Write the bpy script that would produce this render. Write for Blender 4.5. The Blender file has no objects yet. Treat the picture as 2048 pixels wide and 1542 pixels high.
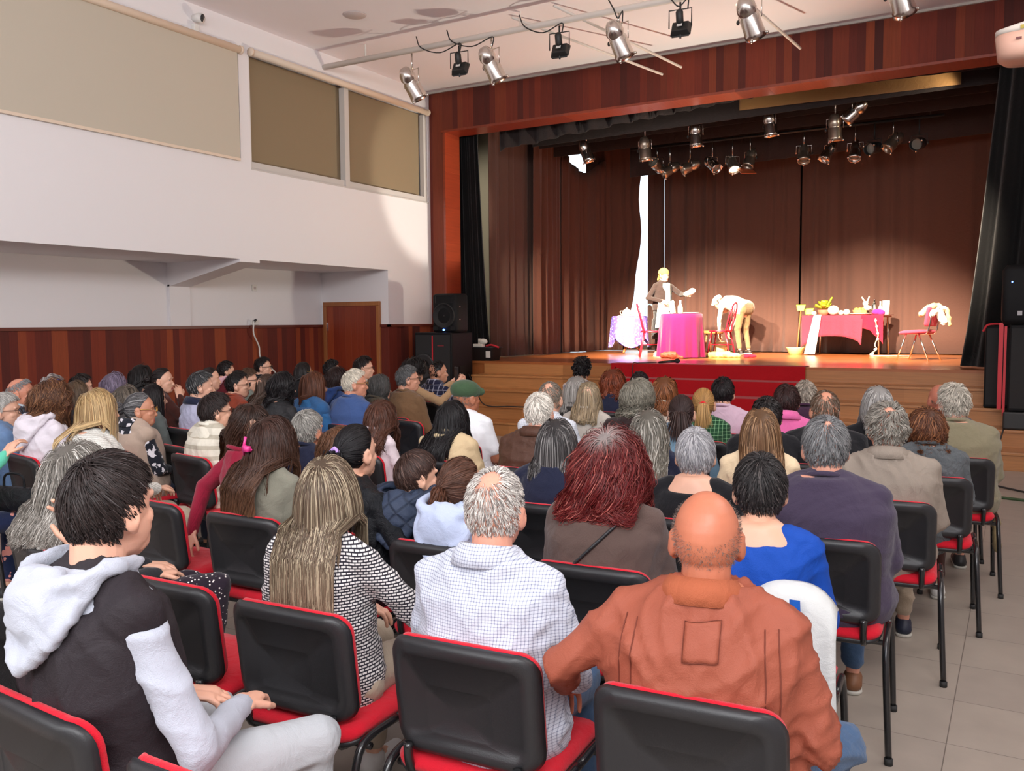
import bpy, math, random
import numpy as np
from mathutils import Matrix, Vector
PI = math.pi
C = bpy.context.scene.collection
SC = bpy.context.scene
# ------------------------------------------------------------------ camera
cam_d = bpy.data.cameras.new('camera')
cam = bpy.data.objects.new('camera', cam_d); C.objects.link(cam)
cam_d.sensor_width = 36; cam_d.lens = 1761.2 / 2048 * 36; cam_d.shift_x = .0026
cam_d.clip_start = .05; cam_d.clip_end = 200
R_ = Vector((.86413537, .50320571, -.00735381)); U_ = Vector((-.02994311, .06599561, .99737054)); F_ = Vector((-.50236787, .86164296, -.07209668))
m = Matrix.Identity(4)
for i in range(3):
    m[i][0] = R_[i]; m[i][1] = U_[i]; m[i][2] = -F_[i]
m[2][3] = 1.65
cam.matrix_world = m
SC.camera = cam
SC.view_settings.view_transform = 'Standard'; SC.view_settings.look = 'None'
SC.view_settings.gamma = 1; SC.view_settings.use_curve_mapping = False
SC.view_settings.exposure = 0.0
# ------------------------------------------------------------------ world: daylight outside
W = bpy.data.worlds.new('world'); SC.world = W; W.use_nodes = True
W.node_tree.nodes['Background'].inputs[0].default_value = (.86, .93, 1, 1)
W.node_tree.nodes['Background'].inputs[1].default_value = 1.0
# ------------------------------------------------------------------ lights
def area(name, loc, target, sx, sy, power, col, spread=180):
    l = bpy.data.lights.new(name, 'AREA'); l.shape = 'RECTANGLE'; l.size = sx; l.size_y = sy
    l.energy = power; l.color = col; l.spread = math.radians(spread)
    o = bpy.data.objects.new(name, l); C.objects.link(o); o.location = loc
    o.rotation_euler = (Vector(target) - Vector(loc)).to_track_quat('-Z', 'Y').to_euler()
    return o
def spot(name, loc, target, power, col, ang, blend=.3, r=.06):
    l = bpy.data.lights.new(name, 'SPOT'); l.energy = power; l.color = col
    l.spot_size = math.radians(ang); l.spot_blend = blend; l.shadow_soft_size = r
    o = bpy.data.objects.new(name, l); C.objects.link(o); o.location = loc
    o.rotation_euler = (Vector(target) - Vector(loc)).to_track_quat('-Z', 'Y').to_euler()
    return o
RW = 1.55      # right wall
# daylight through the high windows of the right wall and of the back wall
area('daylight_right_rear', (RW - .12, -1.2, 4.4), (-5.5, 3.5, 0.8), 5.4, 1.5, 400, (.98, .98, 1))
area('daylight_right_front', (RW - .12, 5.2, 4.4), (-5.5, 6.5, .8), 4.6, 1.5, 110, (1, .93, .88))
area('daylight_back', (-3.8, -4.3, 3.9), (-5, 6, 1.6), 7.5, 2.2, 290, (.96, .98, 1))
# stage spots hanging from the front pipe
WARM = (1, .84, .64)
spot('stage_spot', (-6.02, 10.15, 4.95), (-5.6, 15.6, 1.3), 11000, WARM, 36, 1)
spot('stage_spot', (-4.25, 10.15, 4.95), (-5.2, 16.2, 1.3), 11000, WARM, 38, 1)
spot('stage_spot', (-2.7, 10.15, 4.95), (-2.6, 16.6, 1.0), 13000, WARM, 38, 1)
spot('stage_spot', (-7.28, 10.15, 4.95), (-6.9, 16.0, 1.2), 4200, WARM, 34, 1)
spot('stage_spot', (-1.2, 10.15, 4.95), (-1.4, 15.4, 1.2), 5500, WARM, 36, 1)
spot('wing_fill', (-10.3, 15.2, 5.6), (-11.6, 18.8, 3.6), 420, (1, .96, .85), 70, .8)  # added spot, no lamp there: brightens the concrete wall strip in the wing
spot('border_glow', (-.75, 13.62, 4.72), (-1.9, 13.82, 5.0), 26, (1, .86, .62), 100, 1, .03)  # added unseen spot that makes the right end of the tan strip glow
spot('side_spot', (-6.7, 14.2, 4.5), (-7.9, 13.6, 1.2), 240, (.93, 1, .85), 46, .9)
# unseen spots added for the light the stage throws back into the hall
spot('stage_bounce', (-3.3, 13.1, 1.25), (-5.9, 9.8, 5.5), 620, (1, .92, .74), 125, .8, .12)
spot('wall_spill', (-3.2, 13.6, 1.6), (-9.4, 12.35, 4.05), 900, (1, .93, .8), 24, .35, .1)
# ------------------------------------------------------------------ material helpers
MATS = {}
def nmat(name):
    mt = bpy.data.materials.new(name); mt.use_nodes = True
    nt = mt.node_tree; b = nt.nodes['Principled BSDF']
    return mt, nt, b
def L(nt, a, ao, b, bi): nt.links.new(a.outputs[ao], b.inputs[bi])
def node(nt, typ, **kw):
    n = nt.nodes.new(typ)
    for k, v in kw.items():
        if k.startswith('i_'):
            key = k[2:]
            n.inputs[int(key) if key.isdigit() else key].default_value = v
        else: setattr(n, k, v)
    return n
def rgba(c): return (c[0], c[1], c[2], 1)
def srgb(r, g, b):
    f = lambda v: ((v / 255 + .055) / 1.055) ** 2.4 if v > 10 else v / 255 / 12.92
    return (f(r), f(g), f(b))
def bump(nt, b, scale, strength, dist=.01, detail=3):
    tc = node(nt, 'ShaderNodeTexCoord'); nz = node(nt, 'ShaderNodeTexNoise', i_Scale=scale, i_Detail=detail)
    bp = node(nt, 'ShaderNodeBump', i_Strength=strength, i_Distance=dist)
    L(nt, tc, 'Object', nz, 'Vector'); L(nt, nz, 0, bp, 'Height'); L(nt, bp, 0, b, 'Normal')
    return nz
def plain(name, col, rough=.6, metal=0, bs=0, bstr=.2, spec=.5, emis=0, coat=0, var=0):
    if name in MATS: return MATS[name]
    mt, nt, b = nmat(name)
    b.inputs['Base Color'].default_value = rgba(col); b.inputs['Roughness'].default_value = rough
    b.inputs['Metallic'].default_value = metal; b.inputs['Specular IOR Level'].default_value = spec
    b.inputs['Coat Weight'].default_value = coat
    if emis:
        b.inputs['Emission Color'].default_value = rgba(col); b.inputs['Emission Strength'].default_value = emis
    if bs:
        nz = bump(nt, b, bs, bstr)
        if var:
            mx = node(nt, 'ShaderNodeMixRGB', blend_type='MULTIPLY', i_2=rgba(col))
            cr = node(nt, 'ShaderNodeMapRange'); cr.inputs[3].default_value = 1 - var; cr.inputs[4].default_value = 1 + var
            n2 = node(nt, 'ShaderNodeTexNoise', i_Scale=bs * .15, i_Detail=4)
            L(nt, n2, 0, cr, 0); mx.inputs[0].default_value = 1; L(nt, cr, 0, mx, 1); L(nt, mx, 0, b, 'Base Color')
    MATS[name] = mt; return mt
def planks(name, axis, width, cols, rough=.45, grain=1., coat=0, height=0, bias=None):
    """boards across `axis`; each board its own tone; grain along the other direction"""
    mt, nt, b = nmat(name)
    tc = node(nt, 'ShaderNodeTexCoord'); sp = node(nt, 'ShaderNodeSeparateXYZ'); L(nt, tc, 'Object', sp, 0)
    dv = node(nt, 'ShaderNodeMath', operation='DIVIDE', i_1=width); L(nt, sp, axis, dv, 0)
    fl = node(nt, 'ShaderNodeMath', operation='FLOOR'); L(nt, dv, 0, fl, 0)
    # wider runs: halve the cells now and then
    h2 = node(nt, 'ShaderNodeMath', operation='MULTIPLY', i_1=.5); L(nt, fl, 0, h2, 0)
    f2 = node(nt, 'ShaderNodeMath', operation='FLOOR'); L(nt, h2, 0, f2, 0)
    wa = node(nt, 'ShaderNodeTexWhiteNoise', noise_dimensions='1D'); L(nt, f2, 0, wa, 'W')
    gt = node(nt, 'ShaderNodeMath', operation='GREATER_THAN', i_1=.5); L(nt, wa, 0, gt, 0)
    mx = node(nt, 'ShaderNodeMix'); mx.data_type = 'FLOAT'
    L(nt, gt, 0, mx, 0); L(nt, fl, 0, mx, 2)
    ad = node(nt, 'ShaderNodeMath', operation='ADD', i_1=.37); L(nt, f2, 0, ad, 0); L(nt, ad, 0, mx, 3)
    cell = mx
    if height:      # staggered board ends
        other = {'X': 'Y', 'Y': 'X', 'Z': 'X'}[axis]
        wo = node(nt, 'ShaderNodeTexWhiteNoise', noise_dimensions='1D'); L(nt, cell, 0, wo, 'W')
        d3 = node(nt, 'ShaderNodeMath', operation='DIVIDE', i_1=height); L(nt, sp, other, d3, 0)
        a3 = node(nt, 'ShaderNodeMath', operation='ADD'); L(nt, d3, 0, a3, 0); L(nt, wo, 0, a3, 1)
        f3 = node(nt, 'ShaderNodeMath', operation='FLOOR'); L(nt, a3, 0, f3, 0)
        m3 = node(nt, 'ShaderNodeMath', operation='MULTIPLY_ADD', i_1=7.31); L(nt, f3, 0, m3, 0); L(nt, cell, 0, m3, 2)
        cell = m3
    wn = node(nt, 'ShaderNodeTexWhiteNoise', noise_dimensions='1D'); L(nt, cell, 0, wn, 'W')
    rp = node(nt, 'ShaderNodeValToRGB'); rp.color_ramp.interpolation = 'LINEAR'
    el = rp.color_ramp.elements; el[0].color = rgba(cols[0]); el[1].color = rgba(cols[-1])
    for i, c in enumerate(cols[1:-1]):
        e = el.new((i + 1) / (len(cols) - 1)); e.color = rgba(c)
    L(nt, wn, 0, rp, 0)
    mp = node(nt, 'ShaderNodeMapping'); s = {'X': (40, 2, 2), 'Y': (2, 40, 2), 'Z': (2, 2, 40)}[axis]
    mp.inputs['Scale'].default_value = [v * grain for v in s]
    L(nt, tc, 'Object', mp, 0)
    nz = node(nt, 'ShaderNodeTexNoise', i_Scale=1.5, i_Detail=5, i_Distortion=.6); L(nt, mp, 0, nz, 'Vector')
    mr = node(nt, 'ShaderNodeMapRange'); mr.inputs[3].default_value = .72; mr.inputs[4].default_value = 1.25; L(nt, nz, 0, mr, 0)
    mm = node(nt, 'ShaderNodeMixRGB', blend_type='MULTIPLY'); mm.inputs[0].default_value = 1
    L(nt, rp, 0, mm, 1); L(nt, mr, 0, mm, 2); L(nt, mm, 0, b, 'Base Color')
    # fine joint between boards
    fr = node(nt, 'ShaderNodeMath', operation='FRACT'); L(nt, dv, 0, fr, 0)
    pg = node(nt, 'ShaderNodeMath', operation='PINGPONG', i_1=.5); L(nt, fr, 0, pg, 0)
    sm = node(nt, 'ShaderNodeMapRange'); sm.inputs[2].default_value = .03; L(nt, pg, 0, sm, 0)
    bp = node(nt, 'ShaderNodeBump', i_Strength=.4, i_Distance=.004); L(nt, sm, 0, bp, 'Height'); L(nt, bp, 0, b, 'Normal')
    b.inputs['Roughness'].default_value = rough; b.inputs['Coat Weight'].default_value = coat; b.inputs['Coat Roughness'].default_value = .25
    return mt
def cloth(col, pattern=None, c2=(0, 0, 0), scale=1., rough=.92, weave=400, wstr=.25, fold=0.):
    key = ('cloth', tuple(np.round(col, 3)), pattern, tuple(np.round(c2, 3)), scale, rough)
    if key in MATS: return MATS[key]
    mt, nt, b = nmat('cloth_' + (pattern or 'plain'))
    b.inputs['Roughness'].default_value = rough; b.inputs['Specular IOR Level'].default_value = .25
    if rough > .8: b.inputs['Sheen Weight'].default_value = .15
    b.inputs['Base Color'].default_value = rgba(col)
    tc = node(nt, 'ShaderNodeTexCoord')
    nz = node(nt, 'ShaderNodeTexNoise', i_Scale=weave, i_Detail=2)
    L(nt, tc, 'Object', nz, 'Vector')
    n2 = node(nt, 'ShaderNodeTexNoise', i_Scale=11, i_Detail=4, i_Distortion=1.5); L(nt, tc, 'Object', n2, 'Vector')
    ad = node(nt, 'ShaderNodeMath', operation='MULTIPLY_ADD', i_1=6.); L(nt, n2, 0, ad, 0); L(nt, nz, 0, ad, 2)
    bp = node(nt, 'ShaderNodeBump', i_Strength=min(1, wstr * 1.1), i_Distance=.009); L(nt, ad, 0, bp, 'Height'); L(nt, bp, 0, b, 'Normal')
    hgt = None
    if pattern:
        sp = node(nt, 'ShaderNodeSeparateXYZ'); L(nt, tc, 'Object', sp, 0)
        fac = None
        def stripes(ax, period, frac):
            d = node(nt, 'ShaderNodeMath', operation='DIVIDE', i_1=period); L(nt, sp, ax, d, 0)
            f = node(nt, 'ShaderNodeMath', operation='FRACT'); L(nt, d, 0, f, 0)
            g = node(nt, 'ShaderNodeMath', operation='LESS_THAN', i_1=frac); L(nt, f, 0, g, 0); return g
        if pattern in ('check', 'plaid'):
            p = (.0085 if pattern == 'check' else .05) * scale; w = .24 if pattern == 'check' else .16
            a = stripes('X', p, w); c = stripes('Z', p, w)
            s = node(nt, 'ShaderNodeMath', operation='ADD'); L(nt, a, 0, s, 0); L(nt, c, 0, s, 1)
            fac = node(nt, 'ShaderNodeMath', operation='MULTIPLY', i_1=.5); L(nt, s, 0, fac, 0)
        elif pattern == 'stripe':
            fac = stripes('Z', .03 * scale, .4)
        elif pattern == 'vstripe':
            fac = stripes('X', .03 * scale, .4)
        elif pattern == 'dots':
            v = node(nt, 'ShaderNodeTexVoronoi', i_Scale=62 / scale); L(nt, tc, 'Object', v, 'Vector')
            fac = node(nt, 'ShaderNodeMath', operation='LESS_THAN', i_1=.22); L(nt, v, 0, fac, 0)
        elif pattern == 'flower':
            v = node(nt, 'ShaderNodeTexVoronoi', i_Scale=24 / scale, feature='SMOOTH_F1'); v2 = node(nt, 'ShaderNodeTexNoise', i_Scale=50 / scale, i_Detail=1)
            L(nt, tc, 'Object', v, 'Vector'); L(nt, tc, 'Object', v2, 'Vector')
            s = node(nt, 'ShaderNodeMath', operation='MULTIPLY_ADD', i_1=.9); L(nt, v2, 0, s, 0); L(nt, v, 0, s, 2)
            fac = node(nt, 'ShaderNodeMath', operation='LESS_THAN', i_1=.72); L(nt, s, 0, fac, 0)
        elif pattern == 'brick':
            cb = node(nt, 'ShaderNodeCombineXYZ')
            yx = node(nt, 'ShaderNodeMath', operation='MULTIPLY_ADD', i_1=.8); L(nt, sp, 'Y', yx, 0); L(nt, sp, 'X', yx, 2)
            L(nt, yx, 0, cb, 0); L(nt, sp, 'Z', cb, 1)
            br = node(nt, 'ShaderNodeTexBrick', i_Scale=1); br.inputs['Mortar Size'].default_value = .0022
            br.inputs['Brick Width'].default_value = .021; br.inputs['Row Height'].default_value = .0095
            br.inputs['Mortar Smooth'].default_value = .2
            L(nt, cb, 0, br, 'Vector'); fac = br; hgt = 1
        elif pattern == 'knit':
            wv = node(nt, 'ShaderNodeTexWave', i_Scale=38 / scale, i_Distortion=3.5, bands_direction='Z'); wv.inputs['Detail Scale'].default_value = 6
            L(nt, tc, 'Object', wv, 'Vector'); fac = wv
        elif pattern == 'quilt':
            cb = []
            for sg in (1, -1):
                mm = node(nt, 'ShaderNodeMath', operation='MULTIPLY_ADD', i_1=sg); L(nt, sp, 'X', mm, 0); L(nt, sp, 'Z', mm, 2)
                d = node(nt, 'ShaderNodeMath', operation='PINGPONG', i_1=.035 * scale); L(nt, mm, 0, d, 0); cb.append(d)
            mi = node(nt, 'ShaderNodeMath', operation='MINIMUM'); L(nt, cb[0], 0, mi, 0); L(nt, cb[1], 0, mi, 1)
            pw = node(nt, 'ShaderNodeMapRange'); pw.inputs[2].default_value = .012; L(nt, mi, 0, pw, 0); fac = pw
        elif pattern == 'denim':
            fac = node(nt, 'ShaderNodeTexNoise', i_Scale=14, i_Detail=6)
            L(nt, tc, 'Object', fac, 'Vector')
        mx = node(nt, 'ShaderNodeMixRGB', i_1=rgba(col), i_2=rgba(c2)); L(nt, fac, 1 if pattern == 'brick' else 0, mx, 0)
        L(nt, mx, 0, b, 'Base Color')
        if pattern in ('brick', 'knit', 'quilt'):
            b2 = node(nt, 'ShaderNodeBump', i_Strength=.6, i_Distance=.006)
            if pattern == 'brick': b2.invert = True
            L(nt, fac, 1 if pattern == 'brick' else 0, b2, 'Height'); L(nt, bp, 0, b2, 'Normal'); L(nt, b2, 0, b, 'Normal')
    MATS[key] = mt; return mt
def skin_mat(col):
    key = ('skin', tuple(np.round(col, 3)))
    if key in MATS: return MATS[key]
    mt, nt, b = nmat('skin'); b.inputs['Roughness'].default_value = .45
    tc = node(nt, 'ShaderNodeTexCoord'); nz = node(nt, 'ShaderNodeTexNoise', i_Scale=16, i_Detail=5); L(nt, tc, 'Object', nz, 'Vector')
    mx = node(nt, 'ShaderNodeMixRGB', i_1=rgba([c * .85 for c in col]), i_2=rgba([min(1, c * 1.12) for c in col])); L(nt, nz, 0, mx, 0); L(nt, mx, 0, b, 'Base Color')
    n2 = node(nt, 'ShaderNodeTexNoise', i_Scale=260, i_Detail=2); L(nt, tc, 'Object', n2, 'Vector')
    bp = node(nt, 'ShaderNodeBump', i_Strength=.12, i_Distance=.002); L(nt, n2, 0, bp, 'Height'); L(nt, bp, 0, b, 'Normal')
    b.inputs['Subsurface Weight'].default_value = .08; b.inputs['Subsurface Radius'].default_value = (.02, .008, .004)
    MATS[key] = mt; return mt
def hair_mat():
    if 'hair' in MATS: return MATS['hair']
    mt, nt, b = nmat('hair'); at = node(nt, 'ShaderNodeAttribute', attribute_name='tone')
    L(nt, at, 'Color', b, 'Base Color'); b.inputs['Roughness'].default_value = .45; b.inputs['Specular IOR Level'].default_value = .3
    MATS['hair'] = mt; return mt
# ------------------------------------------------------------------ mesh helpers
class G:
    """collects vertices and faces of one part"""
    def __init__(s): s.v = []; s.f = []; s.n = 0; s.mi = []
    def add(s, V, F, mi=0):
        V = np.asarray(V, float); s.v.append(V); s.f += [tuple(int(i) + s.n for i in f) for f in F]; s.mi += [mi] * len(F); s.n += len(V); return s
    def box(s, x0, x1, y0, y1, z0, z1, mi=0, M=None):
        V = np.array([(x, y, z) for z in (z0, z1) for y in (y0, y1) for x in (x0, x1)], float)
        if M is not None: V = xf(V, M)
        return s.add(V, [(0, 2, 3, 1), (4, 5, 7, 6), (0, 1, 5, 4), (1, 3, 7, 5), (3, 2, 6, 7), (2, 0, 4, 6)], mi)
    def tube(s, pts, r, seg=8, mi=0, closed=False, cap=True):
        V, F = tube(pts, r, seg, cap); return s.add(V, F, mi)
    def cap(s, p0, p1, r0, r1=None, seg=12, flat=None, mi=0):
        V, F = capsule(p0, p1, r0, r0 if r1 is None else r1, seg, flat); return s.add(V, F, mi)
    def ell(s, c, r, M=None, seg=16, mi=0):
        V, F = ellipsoid(c, r, M, seg); return s.add(V, F, mi)
    def loft(s, rings, seg=20, mi=0):
        V, F = loft(rings, seg); return s.add(V, F, mi)
    def lathe(s, prof, c=(0, 0, 0), seg=20, mi=0, M=None):
        V, F = lathe(prof, seg)
        if M is not None: V = xf(V, M)
        return s.add(V + np.array(c), F, mi)
    def arr(s): return np.vstack(s.v), s.f
def xf(V, M):
    M = np.array(M); return V @ M[:3, :3].T + (M[:3, 3] if M.shape[0] == 4 else 0)
def rotm(yaw=0, pitch=0, roll=0):   # pitch: nod (about x), yaw about z, roll about y
    return np.array(Matrix.Rotation(yaw, 3, 'Z') @ Matrix.Rotation(pitch, 3, 'X') @ Matrix.Rotation(roll, 3, 'Y'))
def frame(d):
    d = np.asarray(d, float); d = d / (np.linalg.norm(d) + 1e-12)
    a = np.array([0, 0, 1.]) if abs(d[2]) < .9 else np.array([0, 1., 0])
    u = np.cross(a, d); u /= np.linalg.norm(u); return u, np.cross(d, u), d
def ringfaces(nr, seg, c0, c1, capb=True, capt=True):
    F = []
    for i in range(nr - 1):
        for j in range(seg):
            a = i * seg + j; b = i * seg + (j + 1) % seg; F.append((a, b, b + seg, a + seg))
    if capb: F += [(c0, (j + 1) % seg, j) for j in range(seg)]
    if capt: F += [(c1, (nr - 1) * seg + j, (nr - 1) * seg + (j + 1) % seg) for j in range(seg)]
    return F
def capsule(p0, p1, r0, r1, seg=12, flat=None):
    p0 = np.asarray(p0, float); p1 = np.asarray(p1, float); u, v, d = frame(p1 - p0)
    if flat is not None:
        n = np.asarray(flat[0], float); n = n - d * (n @ d); n /= np.linalg.norm(n); u = n; v = np.cross(d, u); fl = flat[1]
    else: fl = 1
    t = np.arange(seg) * 2 * PI / seg; V = []
    for a in (-75, -45, -15): V.append(p0 + d * r0 * math.sin(math.radians(a)) + r0 * math.cos(math.radians(a)) * (np.outer(np.cos(t), u) * fl + np.outer(np.sin(t), v)))
    for a in (15, 45, 75): V.append(p1 + d * r1 * math.sin(math.radians(a)) + r1 * math.cos(math.radians(a)) * (np.outer(np.cos(t), u) * fl + np.outer(np.sin(t), v)))
    V.append([p0 - d * r0, p1 + d * r1]); n = 6 * seg
    return np.vstack(V), ringfaces(6, seg, n, n + 1)
def ellipsoid(c, r, M=None, seg=16):
    nr = seg // 2; t = np.arange(seg) * 2 * PI / seg; V = []
    for i in range(1, nr):
        a = -PI / 2 + PI * i / nr; V.append(np.stack([np.cos(a) * np.cos(t), np.cos(a) * np.sin(t), np.full(seg, np.sin(a))], 1))
    V.append([[0, 0, -1], [0, 0, 1]]); V = np.vstack(V) * np.array(r)
    if M is not None: V = V @ np.array(M)[:3, :3].T
    n = (nr - 1) * seg
    return V + np.array(c), ringfaces(nr - 1, seg, n, n + 1)
def loft(rings, seg=20):
    """rings: (center, rx, ry[, squareness]) closed body, rings lie in xy"""
    t = np.arange(seg) * 2 * PI / seg; V = []
    for rg in rings:
        c, rx, ry = rg[:3]; q = rg[3] if len(rg) > 3 else 1.
        ct = np.sign(np.cos(t)) * np.abs(np.cos(t)) ** q; st = np.sign(np.sin(t)) * np.abs(np.sin(t)) ** q
        V.append(np.stack([c[0] + rx * ct, c[1] + ry * st, np.full(seg, float(c[2]))], 1))
    V.append(np.array([rings[0][0], rings[-1][0]], float)); n = len(rings) * seg
    return np.vstack(V), ringfaces(len(rings), seg, n, n + 1)
def lathe(prof, seg=20):
    t = np.arange(seg) * 2 * PI / seg
    V = [np.stack([r * np.cos(t), r * np.sin(t), np.full(seg, float(z))], 1) for r, z in prof]
    V.append([[0, 0, prof[0][1]], [0, 0, prof[-1][1]]]); n = len(prof) * seg
    return np.vstack(V), ringfaces(len(prof), seg, n, n + 1, prof[0][0] < .5 and True, True)
def tube(pts, r, seg=8, cap=True):
    P = np.asarray(pts, float); n = len(P); rr = np.full(n, r) if np.isscalar(r) else np.asarray(r, float)
    T = np.zeros_like(P); T[1:-1] = P[2:] - P[:-2]; T[0] = P[1] - P[0]; T[-1] = P[-1] - P[-2]
    u, v, d = frame(T[0]); t = np.arange(seg) * 2 * PI / seg; V = []
    for i in range(n):
        d = T[i] / (np.linalg.norm(T[i]) + 1e-9); u = u - d * (u @ d); u /= np.linalg.norm(u) + 1e-9; v = np.cross(d, u)
        V.append(P[i] + rr[i] * (np.outer(np.cos(t), u) + np.outer(np.sin(t), v)))
    V.append([P[0], P[-1]]); k = n * seg
    return np.vstack(V), ringfaces(n, seg, k, k + 1, cap, cap)
def smooth_path(pts, n=6):
    P = [np.asarray(p, float) for p in pts]; P = [2 * P[0] - P[1]] + P + [2 * P[-1] - P[-2]]; out = []
    for i in range(1, len(P) - 2):
        for k in range(n):
            t = k / n
            out.append(.5 * ((2 * P[i]) + (-P[i - 1] + P[i + 1]) * t + (2 * P[i - 1] - 5 * P[i] + 4 * P[i + 1] - P[i + 2]) * t * t + (-P[i - 1] + 3 * P[i] - 3 * P[i + 1] + P[i + 2]) * t ** 3))
    out.append(P[-2]); return np.array(out)
def mesh_np(name, V, F, mats, mi=None, smooth=True, attr=None):
    me = bpy.data.meshes.new(name); V = np.asarray(V, np.float32)
    if isinstance(F, np.ndarray):
        k = F.shape[1]; loops = F.ravel().astype(np.int32); starts = (np.arange(len(F)) * k).astype(np.int32); nf = len(F)
    else:
        ln = np.array([len(f) for f in F]); loops = np.fromiter((i for f in F for i in f), np.int32, ln.sum()); starts = np.concatenate([[0], np.cumsum(ln)[:-1]]).astype(np.int32); nf = len(F)
    me.vertices.add(len(V)); me.vertices.foreach_set('co', V.ravel()); me.loops.add(len(loops)); me.loops.foreach_set('vertex_index', loops)
    me.polygons.add(nf); me.polygons.foreach_set('loop_start', starts)
    for mt in (mats if isinstance(mats, (list, tuple)) else [mats]): me.materials.append(mt)
    if mi is not None: me.polygons.foreach_set('material_index', np.asarray(mi, np.int32))
    me.update(calc_edges=True); me.polygons.foreach_set('use_smooth', np.full(nf, smooth)); me.validate()
    if attr is not None:
        a = me.color_attributes.new('tone', 'FLOAT_COLOR', 'POINT'); a.data.foreach_set('color', np.asarray(attr, np.float32).ravel())
    return me
def link(name, me, parent=None, loc=None):
    o = bpy.data.objects.new(name, me); C.objects.link(o)
    if parent is not None: o.parent = parent
    if loc is not None: o.location = loc
    return o
def obj(name, g, mats, parent=None, smooth=False, loc=None, bevel=0):
    V, F = g.arr(); o = link(name, mesh_np(name, V, F, mats, g.mi if any(g.mi) else None, smooth), parent, loc)
    if bevel:
        md = o.modifiers.new('bevel', 'BEVEL'); md.width = bevel; md.segments = 2; md.limit_method = 'ANGLE'
    return o
def tag(o, label, cat, group=None):
    o['label'] = label; o['category'] = cat
    if group: o['group'] = group
    return o
def thing(name, label, cat, loc=(0, 0, 0), rz=0, group=None):
    o = bpy.data.objects.new(name, None); C.objects.link(o); o.location = loc; o.rotation_euler = (0, 0, rz); o.empty_display_size = .1
    return tag(o, label, cat, group)
def struct(name, g, mats, smooth=False):
    o = obj(name, g, mats, None, smooth); o['kind'] = 'structure'; return o
def remesh(V, F, vox, sm=3, fac=.5):
    me = bpy.data.meshes.new('t'); me.from_pydata([tuple(v) for v in V], [], F); o = bpy.data.objects.new('t', me); C.objects.link(o)
    md = o.modifiers.new('r', 'REMESH'); md.mode = 'VOXEL'; md.voxel_size = vox
    if sm:
        s = o.modifiers.new('s', 'SMOOTH'); s.factor = fac; s.iterations = sm
    dg = bpy.context.evaluated_depsgraph_get(); e = o.evaluated_get(dg); q = e.to_mesh()
    n = len(q.vertices); co = np.empty(n * 3, np.float32); q.vertices.foreach_get('co', co)
    nr = np.empty(n * 3, np.float32); q.vertex_normals.foreach_get('vector', nr)
    lp = np.empty(len(q.loops), np.int32); q.loops.foreach_get('vertex_index', lp)
    e.to_mesh_clear(); bpy.data.objects.remove(o); bpy.data.meshes.remove(me)
    return co.reshape(-1, 3).astype(float), lp.reshape(-1, 4), nr.reshape(-1, 3).astype(float)
def fold_noise(V, seed, freq, n=7):
    r = np.random.RandomState(seed); o = np.zeros(len(V)); W_ = V.copy()
    for i in range(4): W_ += .022 * np.sin(V @ (r.randn(3) * freq * .45) + r.rand() * 6)[:, None] * r.randn(3)
    for i in range(n):
        k = r.randn(3) * [1, .6, 1.5]; k /= np.linalg.norm(k); f = freq * (.5 + 1.7 * r.rand())
        m_ = .5 + .5 * np.sin(V @ (r.randn(3) * 5) + r.rand() * 6)
        o += m_ * ((1 - np.abs(np.sin(W_ @ k * f + r.rand() * 6))) ** 2 * 2.2 - .8) / n * 2.2
    return o
def on_back(rt, x, z, off=.003):
    from mathutils.bvhtree import BVHTree
    c = next(c for c in rt.children if c.name.split('.')[0] in ('jacket', 'shirt', 'sweater', 'hoodie', 'coat'))
    if 'bv' not in CACHE or CACHE['bv'][0] != c.name: CACHE['bv'] = (c.name, BVHTree.FromPolygons([v.co[:] for v in c.data.vertices], [p.vertices[:] for p in c.data.polygons]))
    h = CACHE['bv'][1].ray_cast(Vector((x, -1, z)), Vector((0, 1, 0)))
    return (h[0].y if h[0] else -.15) - off
CACHE = {}
# ------------------------------------------------------------------ the hall
XL, XN, YP, YE, HS, ZC = -8.874, -10.3, 12.57, 12.42, 1.003, 5.55
REAR = -4.6
wall_m = plain('painted_wall', srgb(232, 228, 230), .85, bs=60, bstr=.05)
ceil_m = plain('ceiling_paint', srgb(240, 234, 238), .9)
red = [srgb(78, 22, 14), srgb(112, 36, 20), srgb(140, 52, 26), srgb(98, 28, 16), srgb(160, 72, 34), srgb(120, 42, 22)]
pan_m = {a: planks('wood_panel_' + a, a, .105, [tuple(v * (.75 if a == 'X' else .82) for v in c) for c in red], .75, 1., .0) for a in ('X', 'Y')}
step_m = planks('oak_step', 'Z', .2, [srgb(166, 110, 62), srgb(192, 132, 78), srgb(176, 118, 68)], .4, .8, .2, 1.6)
stage_m = planks('stage_boards', 'Y', .12, [srgb(150, 84, 42), srgb(172, 100, 54), srgb(160, 92, 46)], .28, .8, .4, 1.8)
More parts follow.
